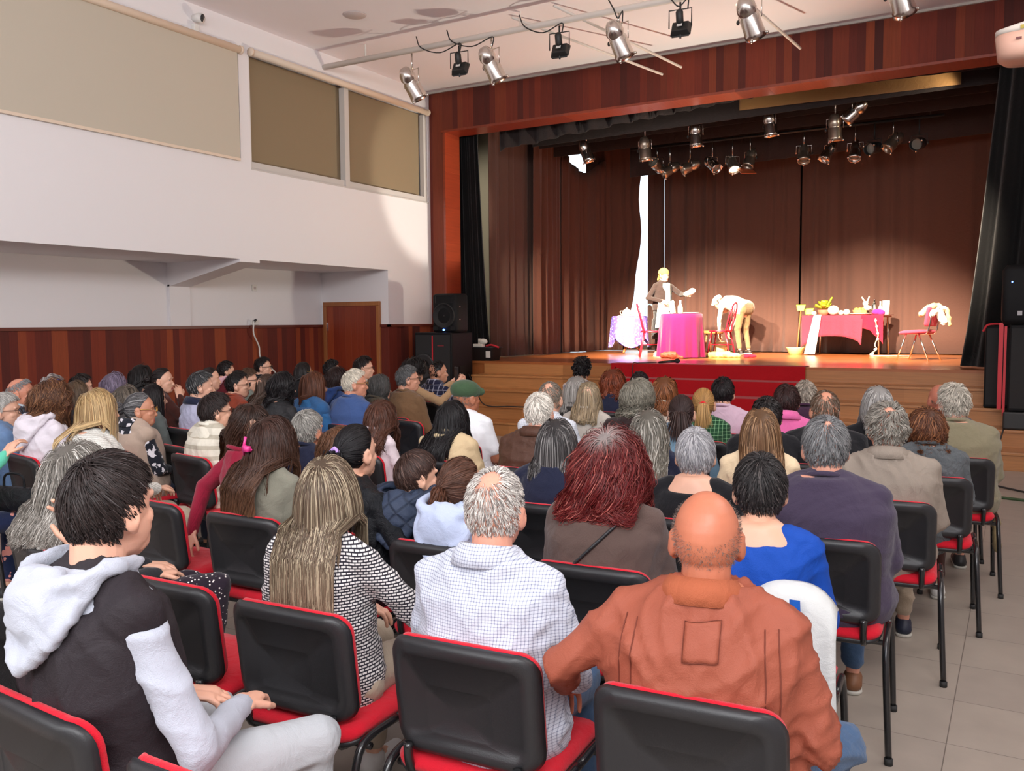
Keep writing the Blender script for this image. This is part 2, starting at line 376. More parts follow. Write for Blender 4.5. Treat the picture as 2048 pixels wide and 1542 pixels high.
# tiled floor
tile_m, nt, b = nmat('floor_tiles')
tc = node(nt, 'ShaderNodeTexCoord'); mp = node(nt, 'ShaderNodeMapping'); mp.inputs['Location'].default_value = (.2108, -3.7191 + .45 * 20, 0)
br = node(nt, 'ShaderNodeTexBrick', i_Scale=1, offset=0); br.inputs['Brick Width'].default_value = .45; br.inputs['Row Height'].default_value = .45
br.inputs['Mortar Size'].default_value = .0022; br.inputs['Mortar Smooth'].default_value = .1
br.inputs['Color1'].default_value = rgba(srgb(172, 160, 148)); br.inputs['Color2'].default_value = rgba(srgb(166, 154, 143)); br.inputs['Mortar'].default_value = rgba(srgb(122, 112, 104))
nz = node(nt, 'ShaderNodeTexNoise', i_Scale=6, i_Detail=6); mr = node(nt, 'ShaderNodeMapRange'); mr.inputs[3].default_value = .84; mr.inputs[4].default_value = 1.12
mx = node(nt, 'ShaderNodeMixRGB', blend_type='MULTIPLY'); mx.inputs[0].default_value = 1
L(nt, tc, 'Object', mp, 0); L(nt, mp, 0, br, 'Vector'); L(nt, tc, 'Object', nz, 'Vector'); L(nt, nz, 0, mr, 0); L(nt, br, 0, mx, 1); L(nt, mr, 0, mx, 2); L(nt, mx, 0, b, 'Base Color')
b.inputs['Roughness'].default_value = .34
struct('floor', G().box(XN - .2, RW + .2, REAR - .2, 12.6, -.2, 0), tile_m)
struct('ceiling', G().box(XN - .2, RW + .2, REAR - .2, YP + .4, ZC, ZC + .2), ceil_m)
# left wall: upper wall over two niches, beam between them
g = G()
g.box(XN, XL, REAR, 8.5, 2.5, 3.774); g.box(XN, XL, REAR, 3.9, 3.774, ZC); g.box(XN, XL, 3.9, 12.56, 5.2, ZC); g.box(XN, XL, 8.32, 8.5, 3.774, 5.2)
g.box(XN, XL, 8.5, 12.57, 2.5, 3.70)
g.box(XN, XL - .25, 3.9, 8.32, 3.774, 5.2); g.box(XN, XL - .16, 8.5, 12.52, 3.70, 5.2)
g.box(XN, XL, 12.52, 12.57, 3.7, 5.2)
# block beyond the niches
g.box(XN, XL, 11.36, 12.57, -.0, 2.5)
# sloping beam between the niches
g.add([(XL, 8.25, 2.5), (XL, 8.6, 2.5), (XL, 8.6, 2.46), (XL, 8.25, 2.46), (XN, 8.25, 2.5), (XN, 8.6, 2.5), (XN, 8.6, 2.17), (XN, 8.25, 2.17)], [(0, 1, 2, 3), (4, 7, 6, 5), (0, 3, 7, 4), (1, 5, 6, 2), (3, 2, 6, 7), (0, 4, 5, 1)])
g.box(XN - .2, XN, REAR, 11.4, 0, 2.5)
g.box(XN, XN + .04, 8.25, 8.6, 1.6, 2.2)
struct('wall_left', g, wall_m)
g = G(); g.box(XN - .2, RW + .2, REAR - .2, REAR, 0, 2.9); g.box(XN - .2, RW + .2, REAR - .2, REAR, 5.1, ZC)
g.box(XN - .2, -8, REAR - .2, REAR, 2.9, 5.1); g.box(.4, RW + .2, REAR - .2, REAR, 2.9, 5.1)
struct('wall_back', g, wall_m)
g = G(); g.box(RW, RW + .2, REAR, 19, 0, 3.6); g.box(RW, RW + .2, REAR, 19, 5.2, 6.6); g.box(RW, RW + .2, REAR, -4, 3.6, 5.2)
g.box(RW, RW + .2, 1.6, 2.8, 3.6, 5.2); g.box(RW, RW + .2, 7.6, 19, 3.6, 6.6)
struct('wall_right', g, wall_m)
# wooden wainscot: niche back wall, niche end wall, block front; with a cap rail
g = G(); g.box(XN, XN + .02, REAR, 11.36, 0, 1.6); struct('trim_1', g, pan_m['Y'])
g = G(); g.box(XN, -10.22, 11.34, 11.36, 0, 1.6); g.box(-9.02, XL, 11.34, 11.36, 0, 1.6); struct('trim_2', g, pan_m['X'])
g = G(); g.box(XL, XL + .02, 11.34, 12.57, 0, 1.6); struct('trim_3', g, pan_m['Y'])
rail = plain('dark_rail', srgb(96, 34, 22), .4)
g = G(); g.box(XN, XN + .045, REAR, 11.36, 1.585, 1.625); g.box(XN, -10.22, 11.315, 11.36, 1.585, 1.625); g.box(-9.02, XL + .045, 11.315, 11.36, 1.585, 1.625); g.box(XL, XL + .045, 11.315, 12.57, 1.585, 1.625)
struct('trim_4', g, rail)
# door on the niche end wall
oak = planks('door_oak', 'X', .3, [srgb(150, 92, 50), srgb(164, 102, 56)], .45)
dr = thing('door_1', 'wooden door', 'door', (-9.62, 11.35, 0)); del dr['label']; del dr['category']; dr['kind'] = 'structure'
g = G(); g.box(-.6, -.53, -.05, .0, 0, 1.93); g.box(.53, .6, -.05, .0, 0, 1.93); g.box(-.6, .6, -.05, 0, 1.93, 2.0); o = obj('door_frame', g, oak, dr, bevel=.006)
obj('door_leaf', G().box(-.53, .53, -.03, 0, .01, 1.93), planks('door_panel', 'X', .13, [srgb(120, 42, 22), srgb(150, 66, 34), srgb(96, 30, 18), srgb(136, 54, 28)], .4), dr)
chrome = plain('chrome', (.75, .73, .7), .18, 1)
obj('hinge', G().box(-.535, -.505, -.045, -.028, 1.52, 1.66), chrome, dr); obj('hinge', G().box(-.535, -.505, -.045, -.028, .25, .39), chrome, dr)
# right windows and back windows (frames only; daylight comes in)
alu = plain('white_aluminium', srgb(205, 200, 196), .4)
glass_m = plain('sky_glass', (.8, .9, 1), .1, emis=1.2)
def window(name, g):
    o = obj(name, g, alu); o['kind'] = 'structure'; return o
g = G()
for a, c in ((-4, 1.6), (2.8, 7.6)):
    g.box(RW - .02, RW + .06, a, c, 3.6, 3.68); g.box(RW - .02, RW + .06, a, c, 5.12, 5.2)
    for y in (a, (a + c) / 2, c - .07): g.box(RW - .02, RW + .06, y, y + .07, 3.6, 5.2)
window('window_3', g)
g = G()
g.box(-8, .4, REAR - .05, REAR + .02, 2.9, 2.98); g.box(-8, .4, REAR - .05, REAR + .02, 5.02, 5.1)
for x in (-8, -5.9, -3.8, -1.7, .33): g.box(x, x + .07, REAR - .05, REAR + .02, 2.9, 5.1)
window('window_4', g)
# left windows with roller blinds
blind_a = plain('pale_blind', srgb(196, 186, 170), .9, bs=500, bstr=.1); blind_b = plain('olive_blind', srgb(140, 122, 96), .9, bs=500, bstr=.1)
tube_m = plain('blind_roll', srgb(226, 206, 186), .6)
w2 = window('window_2', G().box(XL - .1, XL - .02, 8.5, 12.52, 3.70, 3.79).box(XL - .1, XL - .02, 8.5, 8.53, 3.79, 5.16).box(XL - .1, XL - .02, 12.42, 12.52, 3.79, 5.16).box(XL - .1, XL - .0, 10.38, 10.48, 3.70, 5.16).box(XL - .14, XL + .005, 8.5, 12.52, 3.68, 3.70))
window('window_1', G().box(XL - .1, XL - .03, 4.0, 8.25, 3.80, 3.86).box(XL - .1, XL - .03, 8.2, 8.28, 3.8, 5.1))
def blind(y0, y1, x, z0, z1, zr, mt, rx, label):
    t = thing('roller_blind', label, 'blind', (x, (y0 + y1) / 2, z0)); h = (y1 - y0) / 2
    obj('blind_fabric', G().box(-.004, .004, -h, h, 0, z1 - z0), mt, t)
    obj('bottom_bar', G().box(-.012, .012, -h, h, -.02, .012), tube_m, t)
    obj('roller', G().tube([(rx, -h - .05, zr - z0), (rx, h + .03, zr - z0)], .045, 16).tube([(rx, -h - .07, zr - z0), (rx, -h - .04, zr - z0)], .055, 16).tube([(rx, h + .02, zr - z0), (rx, h + .05, zr - z0)], .055, 16), tube_m, t, True)
blind(3.9, 8.28, XL + .03, 3.78, 5.16, 5.17, blind_a, .02, 'pale beige roller blind pulled down in front of the left window, farther from the stage')
blind(8.55, 12.42, XL - .12, 3.74, 5.18, 5.19, blind_b, .17, 'olive brown roller blind behind the aluminium mullions of the window beside the stage')
# cctv / sensor on the left wall, ceiling speaker grille, sockets
t = thing('wall_sensor', 'small round dark-faced sensor on a white box high on the left wall', 'sensor', (XL, 7.62, 5.38))
obj('sensor_head', G().tube([(0, 0, .0), (.08, .02, -.01), (.13, .03, -.015)], [.04, .06, .055], 16), plain('white_plastic', srgb(225, 222, 218), .5), t, True)
obj('sensor_lens', G().tube([(.13, .03, -.015), (.135, .032, -.016)], .047, 16), plain('black_gloss', (.02, .02, .022), .25), t, True)
obj('sensor_box', G().box(0, .06, -.04, .04, -.25, -.08), MATS['white_plastic'], t, bevel=.008)
t = thing('ceiling_speaker', 'round flush speaker grille in the ceiling above the left seats', 'speaker', (-7.45, 8.95, ZC))
obj('grille', G().lathe([(.15, -.001), (.14, -.012), (.0, -.014)], seg=28), plain('grille_grey', srgb(196, 182, 180), .8), t, True)
t = thing('wall_socket', 'small white socket on the left niche wall above the wood panelling', 'socket', (XN, 8.95, 2.05))
obj('socket_plate', G().box(.0, .015, .85, .95, .1, .2), MATS['white_plastic'], t, bevel=.004); obj('socket_face', G().box(.015, .022, .88, .92, .13, .17), plain('grille_grey', (.5, .5, .5), .8), t)
t = thing('wall_outlet', 'white outlet box with a plug just above the panelling in the right niche', 'socket', (XN, 9.8, 1.66))
obj('outlet_box', G().box(.0, .05, -.06, .08, -.03, .05), MATS['white_plastic'], t, bevel=.005); obj('plug', G().tube([(.05, -.02, .02), (.1, -.03, .05), (.1, -.06, .03)], .018), MATS['black_gloss'], t, True)
tag(obj('cable', G().tube(smooth_path([(XN + .09, 9.74, 1.69), (XN + .1, 9.72, 1.5), (XN + .06, 9.86, 1.3), (XN + .06, 9.9, 1.1), (XN + .08, 10.2, .85), (XN + .1, 10.4, .5), (XN + .1, 10.5, .02)]), .012, 6), MATS['white_plastic'], None, True), 'white cable hanging down the wood panelling from the niche outlet', 'cable')
# proscenium: left column, header, right column
frame_m = planks('proscenium_trim', 'Z', .3, [srgb(128, 46, 26), srgb(146, 58, 32), srgb(112, 38, 22)], .35, .5, .25)
struct('wall_front', G().box(XL, -8.57, YP, YP + .38, 0, ZC).box(-8.57, .5, YP, YP + .38, 4.88, ZC).box(.5, RW, YP, YP + .38, 0, ZC), pan_m['X'])
struct('trim_5', G().box(-8.58, -8.54, YP - .03, YP + .42, 1.0, 4.85).box(.44, .52, YP - .03, YP + .42, 1.0, 4.85), frame_m)
struct('trim_6', G().box(-8.62, .52, YP - .03, YP + .42, 4.85, 4.885), planks('proscenium_head_trim', 'X', .45, [srgb(128, 46, 26), srgb(146, 60, 34), srgb(104, 36, 22)], .35, .5, .25))
struct('trim_7', G().box(XL, RW, YP - .035, YP + .0, ZC - .03, ZC), plain('pale_cornice', srgb(190, 184, 176), .7))
# stage floor and steps
struct('stage_floor', G().box(-12, RW, YE, 19, HS - .04, HS).box(-12, RW, YE + .03, 19, 0, HS - .04), stage_m)
g = G()
for k in range(1, 5):
    z = HS - k * .2; y0 = YE - .384 * k; x1 = -.36 if k == 1 else RW
    g.box(-7.72, x1, y0, YE + .03, z - .2 if k < 4 else 0, z - .03)
    g.box(-7.72, x1, y0 - .025, YE + .03, z - .03, z)
g.box(-7.72, -.36, YE, YE + .03, HS - .2, HS - .04)
struct('stage_steps', g, step_m)
# red runner over the steps
car_m = cloth(srgb(176, 20, 30), rough=1.)
g = G(); pr = [(YE + .25, HS)]
for k in range(0, 5):
    z = HS - k * .2; y = YE - .384 * k - .03
    pr += [(y, z), (y - .002, z - .02), (y + .0, z - .2 if k < 4 else 0)]
pts = [(y - .006, z + .008) for y, z in pr]; V = []
for y, z in pts: V += [(-5.42, y, z), (-2.55, y, z), (-2.55, y + .003, z - .006), (-5.42, y + .003, z - .006)]
F = []
for i in range(len(pts) - 1):
    a = i * 4; F += [(a, a + 1, a + 5, a + 4), (a + 1, a + 2, a + 6, a + 5), (a + 3, a + 7, a + 6, a + 2), (a, a + 4, a + 7, a + 3)]
g.add(V, F); tag(obj('carpet_runner', g, car_m), 'wide red carpet laid over the middle of the stage steps', 'carpet')
# stage house
blk = cloth((.004, .004, .0045), rough=1.); conc = plain('stage_wall', srgb(150, 140, 122), .95, bs=8, bstr=.3, var=.2)
dark = plain('stage_dark', (.03, .025, .022), .9)
struct('wall_stage_left', G().box(-12, -11.8, YP + .38, 19, 0, 6.6).box(-12, XL, YP + .2, YP + .38, 0, 6.6), conc)
struct('wall_stage_back', G().box(-12, RW + .2, 18.8, 19, 0, 1.1).box(-6.3, RW + .2, 18.8, 19, 1.1, 6.6).box(-9.3, -6.3, 18.8, 19, 5.9, 6.6), dark)
struct('wall_stage_rear_left', G().box(-12, -9.3, 18.8, 19, 1.1, 6.6), conc)
struct('ceiling_stage', G().box(-12, RW + .2, YP + .38, 19, 6.5, 6.7), dark)
day = plain('daylight_pane', (.78, .9, 1.), .4, emis=1.6)
o = obj('window_5', G().box(-9.3, -6.3, 18.86, 18.9, 1.1, 5.9), day); o['kind'] = 'structure'
o = obj('window_6', G().box(-10.9, -8.9, 18.72, 18.78, 4.4, 6.0), day); o['kind'] = 'structure'
def drape(name, label, path, z0, z1, mt, amp=.05, folds=14, nz=10, sag=None, bot=None, rnd=1, cat='curtain', taper=None, th=.012, kind=None):
    P = smooth_path([(x, y, 0) for x, y in path], 24)[:, :2]; d = np.r_[0, np.cumsum(np.linalg.norm(np.diff(P, axis=0), axis=1))]
    n = max(60, folds * 9); s = np.linspace(0, d[-1], n); X = np.interp(s, d, P[:, 0]); Y = np.interp(s, d, P[:, 1])
    T = np.stack([np.gradient(X), np.gradient(Y)], 1); T /= np.linalg.norm(T, axis=1)[:, None]; Nn = np.stack([-T[:, 1], T[:, 0]], 1)
    r = np.random.RandomState(rnd); u = s / d[-1]
    ph = u * folds * 2 * PI + 1.6 * np.sin(u * 5 * PI + r.rand() * 6) + 1.1 * np.sin(u * 13 + r.rand() * 6)
    V = []
    for k in range(nz + 1):
        w = k / nz; zt = z1 - (sag(u) if sag else 0); zb = z0 + (bot(u) if bot else 0); z = zb + (zt - zb) * w
        a = amp * (.6 + .5 * (1 - w)) * (np.sin(ph + .5 * np.sin(w * 3 + u * 9)) + .35 * np.sin(2.3 * ph + w * 2)) * (.6 + .4 * np.sin(u * 7 + r.rand() * .0))
        px, py = X.copy(), Y.copy()
        if taper: px = px + taper(u, w)
        V.append(np.stack([px + Nn[:, 0] * a, py + Nn[:, 1] * a, z + 0 * u], 1))
    A = np.vstack(V); Nf = np.tile(np.c_[Nn, np.zeros(n)], (nz + 1, 1)); Bk = A + Nf * th; m_ = len(A); F = []
    for k in range(nz):
        for i in range(n - 1):
            a = k * n + i; F += [(a, a + 1, a + n + 1, a + n), (m_ + a, m_ + a + n, m_ + a + n + 1, m_ + a + 1)]
    for i in range(n - 1):
        F += [(i, m_ + i, m_ + i + 1, i + 1)]; a = nz * n + i; F += [(a, a + 1, m_ + a + 1, m_ + a)]
    for k in range(nz):
        a = k * n; F += [(a, a + n, m_ + a + n, m_ + a)]; a += n - 1; F += [(a, m_ + a, m_ + a + n, a + n)]
    o = link(name, mesh_np(name, np.vstack([A, Bk]), F, mt)); tag(o, label, cat, None); return o
brown = cloth(srgb(92, 64, 55), rough=.95, wstr=.15); brown2 = cloth(srgb(98, 62, 50), rough=.95, wstr=.15)
ZB = HS + .015
drape('stage_drape', 'black side drape hanging just behind the left column of the stage opening', [(-8.82, 13.12), (-8.0, 13.12)], ZB, 5.6, blk, .045, 9, rnd=3, taper=lambda u, w: -.28 * u * w ** .7)
drape('stage_curtain', 'first brown side curtain, nearest the black drape on the left', [(-8.3, 13.55), (-8.2, 14.3), (-8.2, 15.1)], ZB, 5.6, brown, .035, 6, rnd=4)
drape('stage_curtain', 'second brown side curtain with a bulging hem, left of the stage', [(-8.02, 14.75), (-8.05, 15.5), (-8.15, 16.3)], ZB, 5.6, brown2, .05, 6, rnd=5)
drape('stage_curtain', 'third brown side curtain, sagging at its top below the bright window', [(-8.1, 16.05), (-8.0, 17.0), (-7.86, 17.75)], ZB, 5.2, brown2, .06, 6, rnd=6, nz=16, sag=lambda u: .12 + .34 * np.sin(np.clip(u * 1.05, 0, 1) * PI) ** 1.5)
drape('stage_curtain', 'narrow brown curtain to the left of the bright slit at the back of the stage', [(-8.3, 17.6), (-7.7, 17.8), (-7.12, 17.8)], ZB, 5.6, brown2, .04, 5, rnd=7, nz=20, taper=lambda u, w: -.38 * u * np.clip(1 - w * 2.3, 0, 1) - .03 * u * np.sin(w * 20))
drape('stage_curtain', 'very narrow brown curtain between the two bright slits', [(-7.06, 18.1), (-6.70, 18.1)], ZB, 5.6, brown, .02, 3, rnd=8)
drape('stage_curtain', 'wide brown back curtain behind the actors', [(-6.585, 17.8), (-5, 17.85), (-3.80, 17.8)], ZB, 5.6, brown, .06, 9, rnd=9)
drape('stage_curtain', 'wide brown back curtain behind the right table and red chair', [(-3.755, 17.75), (-2, 17.6), (-.1, 17.4)], ZB, 5.6, brown, .07, 9, rnd=10)
drape('stage_drape', 'black drape flaring to the floor at the right end of the stage', [(-.74, 13.3), (-.4, 13.05), (.4, 12.98), (1.5, 12.98)], ZB, 5.6, blk, .05, 10, rnd=11, taper=lambda u, w: .42 * (1 - u) * w ** .8)
# horizontal borders above the stage
def border(y, x0, x1, zb0, zb1, label, amp=.05, rnd=1, mt=blk, z1=6.3, bot=None, folds=26):
    return drape('stage_border', label, [(x0, y), ((x0 + x1) / 2, y), (x1, y)], zb0, z1, mt, amp, folds, nz=4, rnd=rnd, bot=bot or (lambda u: (zb1 - zb0) * u), cat='curtain border')
bdark = cloth((.03, .022, .022), rough=1.)
border(13.25, -7.9, RW, 4.58, 4.80, 'foremost black pleated border hanging under the header, with a wavy hem', .06, 21, bdark, bot=lambda u: .35 * np.clip(u / .48, 0, 1) ** .8 - .14 * np.clip(u - .5, 0, 1) + .02 * np.sin(u * 60) * np.clip(1 - u * 3, 0, 1))
border(13.9, -7.6, RW, 4.73, 4.87, 'second black border behind the foremost one', .01, 22, bdark)
border(14.9, -8, -.2, 4.90, 4.96, 'third black border in front of the upper stage lamps', .01, 23, bdark)
border(15.5, -8, RW, 4.84, 4.92, 'fourth black border behind the upper stage lamps', .01, 24, bdark)
border(16.7, -6.9, RW, 4.52, 4.74, 'rearmost dark border above the back curtains', .02, 25, bdark)
border(13.82, -3.9, -.84, 4.89, 4.86, 'strip of tan cloth catching the light high on the right of the stage', .005, 26, cloth(srgb(150, 112, 70)), z1=6.3, folds=4)  # tan colour stands for light falling on the black second border
# ------------------------------------------------------------------ padded stacking chairs
shell_m = plain('black_plastic', (.018, .018, .02), .42, bs=300, bstr=.08); redf = cloth(srgb(206, 24, 44), rough=.95)
tubem = plain('black_tube', (.012, .012, .013), .25, coat=.3); foot_m = plain('rubber', (.02, .02, .02), .7)
def rrect(w, h, r, n=6):
    P = []
    for cx, cz, a0 in ((w - r, h - r, 0), (-w + r, h - r, 90), (-w + r, -h + r, 180), (w - r, -h + r, 270)):
        for i in range(n + 1):
            a = math.radians(a0 + 90 * i / n); P.append((cx + r * math.cos(a), cz + r * math.sin(a)))
    return np.array(P)
def panel(g, rings, M):
    """stack of rounded outlines (w, h, r, depth, centre_h) -> closed dished panel; M maps (x, h, depth) to local"""
    V = []; n = None
    for w, h, r, dep, cz in rings:
        P = rrect(w, h, r); n = len(P); V.append(M(P[:, 0], P[:, 1] + cz, np.full(n, dep)))
    V.append(M(np.array([0., 0.]), np.array([rings[0][4], rings[-1][4]]), np.array([rings[0][3], rings[-1][3]])))
    k = n * len(rings); g.add(np.vstack(V), ringfaces(len(rings), n, k, k + 1))
def backM(x, h, dep):   # backrest: h = height above .50, leans back, curves around the sitter
    y = -.005 - .13 * h + dep + 1.1 * x * x
    return np.stack([x, y, .655 + h], 1)
def seatM(x, h, dep):
    return np.stack([x, .23 + h, .445 + dep - .35 * (h < -.12) * (h + .12) * -.3 + .25 * x * x - .10 * np.clip(h - .1, 0, 1)], 1)
ch0 = thing('stacking_chair', 'x', 'chair')
g = G(); panel(g, [(.21, .155, .05, -.004, 0), (.222, .165, .06, -.014, 0), (.216, .16, .06, -.030, 0), (.2, .146, .05, -.034, 0), (.178, .124, .035, -.034, 0), (.172, .118, .03, -.024, 0), (.1, .07, .02, -.024, -.02), (.096, .066, .018, -.020, -.02)], backM)
obj('backrest_shell', g, shell_m, ch0, True)
g = G(); panel(g, [(.203, .150, .05, -.012, .002), (.214, .160, .06, -.004, .004), (.216, .161, .06, .008, .005), (.198, .144, .055, .022, .004), (.14, .09, .03, .028, .003)], backM)
obj('backrest_cushion', g, redf, ch0, True)
g = G(); panel(g, [(.2, .2, .05, -.03, 0), (.222, .215, .06, -.022, 0), (.228, .222, .06, -.006, 0), (.2, .2, .05, -.004, 0)], seatM); obj('seat_shell', g, shell_m, ch0, True)
g = G(); panel(g, [(.2, .2, .05, -.008, 0), (.225, .22, .06, -.004, 0), (.23, .225, .065, .012, 0), (.215, .21, .06, .03, 0), (.15, .15, .04, .038, 0)], seatM); obj('seat', g, redf, ch0, True)
for s in (-1, 1):
    x = s * .245
    obj('leg', G().tube(smooth_path([(x, .2, .452), (x, .06, .45), (x, .005, .41), (x + s * .005, -.025, .3), (x + s * .02, -.05, .012)], 5), .0125, 8), tubem, ch0, True)
    obj('leg', G().tube(smooth_path([(x, .2, .452), (x, .35, .45), (x, .405, .41), (x + s * .005, .43, .3), (x + s * .015, .45, .012)], 5), .0125, 8), tubem, ch0, True)
    obj('foot_cap', G().tube([(x + s * .02, -.051, 0), (x + s * .02, -.05, .025)], .016, 8), foot_m, ch0, True)
    obj('foot_cap', G().tube([(x + s * .015, .45, 0), (x + s * .015, .45, .025)], .016, 8), foot_m, ch0, True)
    obj('back_support', G().tube(smooth_path([(s * .165, -.005, .52), (s * .165, .0, .47), (s * .165, .03, .42), (s * .165, .12, .412)], 4), .014, 6), tubem, ch0, True)
for y in (.07, .36): obj('crossbar', G().tube([(-.245, y, .418), (.245, y, .418)], .011, 8), tubem, ch0, True)
used = [0]
def chair(x, y, rz, label, z=0):
    if not used[0]: used[0] = 1; r = ch0
    else:
        r = ch0.copy(); C.objects.link(r)
        for c in list(ch0.children):
            d = c.copy(); C.objects.link(d); d.parent = r
    r.location = (x, y, z); r.rotation_euler = (0, 0, rz); r['label'] = label; r['group'] = 'red and black stacking chairs in the audience rows'
    return r
# ------------------------------------------------------------------ hair
PV = np.array([0, -.447, .894]); E1 = np.array([0, .894, .447]); E2 = np.array([1., 0, 0])
SK = np.array([.0765, .097, .103])
def scalp_dir(th, ph): return np.cos(th)[:, None] * PV + np.sin(th)[:, None] * (np.cos(ph)[:, None] * E1 + np.sin(ph)[:, None] * E2)
def th_max(ph):
    c = np.cos(ph); t = np.interp(c, [-1, -.6, -.15, .15, .45, 1], [122, 118, 100, 88, 78, 66]); return np.radians(t)
def hair(seed, style, base, tip=None, n=900, S=10, w=.0032, length=.05, zend=None, lift=.25, curl=0., cfreq=60., vol=0., clump=.4, grey=None, gfrac=0, top=None, thin=0, thmin=0, sway=.6, fwd=0., near=True, part=0, cap=True, swirl=.5, back=.195):
    r = np.random.RandomState(seed); base = np.array(base); tip = np.array(tip if tip is not None else base)
    ph = r.rand(n) * 2 * PI; tm = th_max(ph); th = np.arccos(1 - r.rand(n) * (1 - np.cos(tm)))
    if thmin: k = th > math.radians(thmin); ph, tm, th = ph[k], tm[k], th[k]
    if thin: k = (th > thin * (.6 + .5 * r.rand(len(th)))); ph, tm, th = ph[k], tm[k], th[k]
    n = len(ph); D = scalp_dir(th, ph); pos = D * SK
    # meridian tangent
    tan = -np.sin(th)[:, None] * PV + np.cos(th)[:, None] * (np.cos(ph)[:, None] * E1 + np.sin(ph)[:, None] * E2)
    side = np.cross(D, tan); tan = tan + side * swirl * np.exp(-th * 1.5)[:, None]
    front = np.clip(np.cos(ph), 0, 1) * np.sin(th)
    if style in ('long', 'bob', 'curly'):
        sx = np.sign(D[:, 0] + .02 + part) ; tan = tan * (1 - .85 * front)[:, None] + np.stack([sx * .9 * front, -.35 * front, -.4 * front], 1)
    if style in ('tail', 'bun'):
        T = np.array([0, -.115, -.005]); tan = (T - pos); tan -= D * np.sum(tan * D, 1)[:, None]
    tan /= np.linalg.norm(tan, axis=1)[:, None] + 1e-9
    ln = length * (.7 + .5 * r.rand(n)); G_ = {'short': .12, 'buzz': 0, 'bob': 1.1, 'long': 1.1, 'curly': .85, 'tail': 0, 'bun': 0}[style]
    if style in ('tail', 'bun'): ln = np.linalg.norm(T - pos, axis=1) * 1.12
    if zend is not None: ln = np.full(n, .0) + (pos[:, 2] - zend) * 1.15 + .12
    if style in ('short', 'buzz'): ln = ln * np.interp(th, [0, .9, 1.35, 2.1], [1, .95, .4, .22])
    ds = (ln / (S - 1))[:, None]
    dirv = tan + D * lift * (.6 + .8 * r.rand(n))[:, None] + r.randn(n, 3) * (.16 if style == 'short' else .05) + np.array([0, fwd, 0])
    dirv /= np.linalg.norm(dirv, axis=1)[:, None]
    layer = 1 + (.02 + (.06 + vol) * r.rand(n))[:, None]
    P = [pos.copy()]; alive = np.ones(n, bool); bk = back if (zend is None or zend < -.17) else min(back, .118 + max(0, -zend - .12)); zl = (zend + r.randn(n) * (.012 if style == 'bob' else .025) + (0 if style == 'bob' else .03 * r.rand(n))) if zend is not None else np.full(n, -9)
    for s in range(1, S):
        g_ = G_ * 2.2 * ds / .05
        dirv = dirv + np.array([0, 0, -1.]) * g_ * .5
        if style in ('tail', 'bun'): dirv = dirv * .5 + (T - pos) / (np.linalg.norm(T - pos, axis=1)[:, None] + 1e-6) * .7
        dirv /= np.linalg.norm(dirv, axis=1)[:, None] + 1e-9
        new = pos + dirv * ds
        q = new / (SK * layer); l = np.linalg.norm(q, axis=1); ins = (l < 1) & (new[:, 2] > -.11)
        if style in ('short', 'buzz'): lt = (layer[:, 0] + (.25 * lift + .3 * vol) * s / S * (.4 + r.rand(n))); sc = (l + (np.minimum(l, lt / layer[:, 0]) - l) * .75) / l; new = new * sc[:, None]
        if G_ > .5:     # keep neck clear, flare a little
            rad = np.linalg.norm(new[:, :2] * [1, 1], axis=1)
        new[ins] = (q[ins] / l[ins][:, None]) * SK * layer[ins]
        if style == 'curly':
            q = new / SK; l = np.linalg.norm(q, axis=1); mxr = 1.08 + vol * (.5 + .9 * r.rand(n)); k5 = (l > mxr) & (new[:, 2] > -.1); new[k5] = new[k5] / l[k5][:, None] * mxr[k5][:, None]
            rr = np.linalg.norm(new[:, :2], axis=1); mr_ = .088 * (1 + vol * .8); k6 = (rr > mr_) & (new[:, 2] <= -.05); new[k6, :2] *= (mr_ / rr[k6])[:, None]
        if zend is not None:      # lie over shoulders and back
            low = new[:, 2] < -.09; yb = -.1 - (bk - .1) * np.clip((-new[:, 2] - .09) / .09, 0, 1) - .02 * r.rand(n)
            k = low & (new[:, 1] < .02) & (np.abs(new[:, 0]) < .22); new[k, 1] = np.minimum(new[k, 1], yb[k])
            k2 = low & (new[:, 1] >= .02); new[k2, 1] = np.maximum(new[k2, 1], .06)
            nk = (new[:, 2] < -.06) & (new[:, 2] > -.2); rr = np.linalg.norm(new[:, :2] + [0, .02], axis=1); k3 = nk & (rr < .064)
            new[k3, :2] = (new[k3, :2] + [0, .02]) / rr[k3][:, None] * .066 - [0, .02]
        new = np.where(alive[:, None], new, pos); alive &= new[:, 2] > zl
        pos = new; P.append(pos.copy())
    P = np.stack(P, 1)  # n,S,3
    t = np.linspace(0, 1, S)[None, :, None]
    ng = max(8, n // 12); gi = r.choice(n, ng, replace=False)
    dd = ((P[:, None, 0, :] - P[gi][None, :, 0, :]) ** 2).sum(2); near_g = gi[dd.argmin(1)]
    off = P[near_g] - P[near_g][:, :1]; P = P + (P[near_g] - P) * clump * t ** 1.3
    cp = r.rand(n) * 6.28; cp = cp[near_g] + r.randn(n) * .5; amp = (curl * (.5 + r.rand(n)))[near_g]
    if curl:
        arc = np.cumsum(np.r_[0, np.ones(S - 1)])[None, :] * ds * cfreq
        ramp = np.clip(t[..., 0] * 3, 0, 1)
        rd = P / (np.linalg.norm(P, axis=2, keepdims=True) + 1e-9); sd = np.cross(rd, [0, 0, 1.])
        P = P + (sd * (np.sin(arc + cp[:, None]) * amp[:, None] * ramp)[..., None]) + rd * ((np.cos(arc + cp[:, None]) * amp[:, None] * .8 + amp[:, None]) * ramp)[..., None]
    P = P + r.randn(n, 1, 3) * .002 * sway * t
    # ribbons
    tg = np.gradient(P, axis=1); tg /= np.linalg.norm(tg, axis=2, keepdims=True) + 1e-9
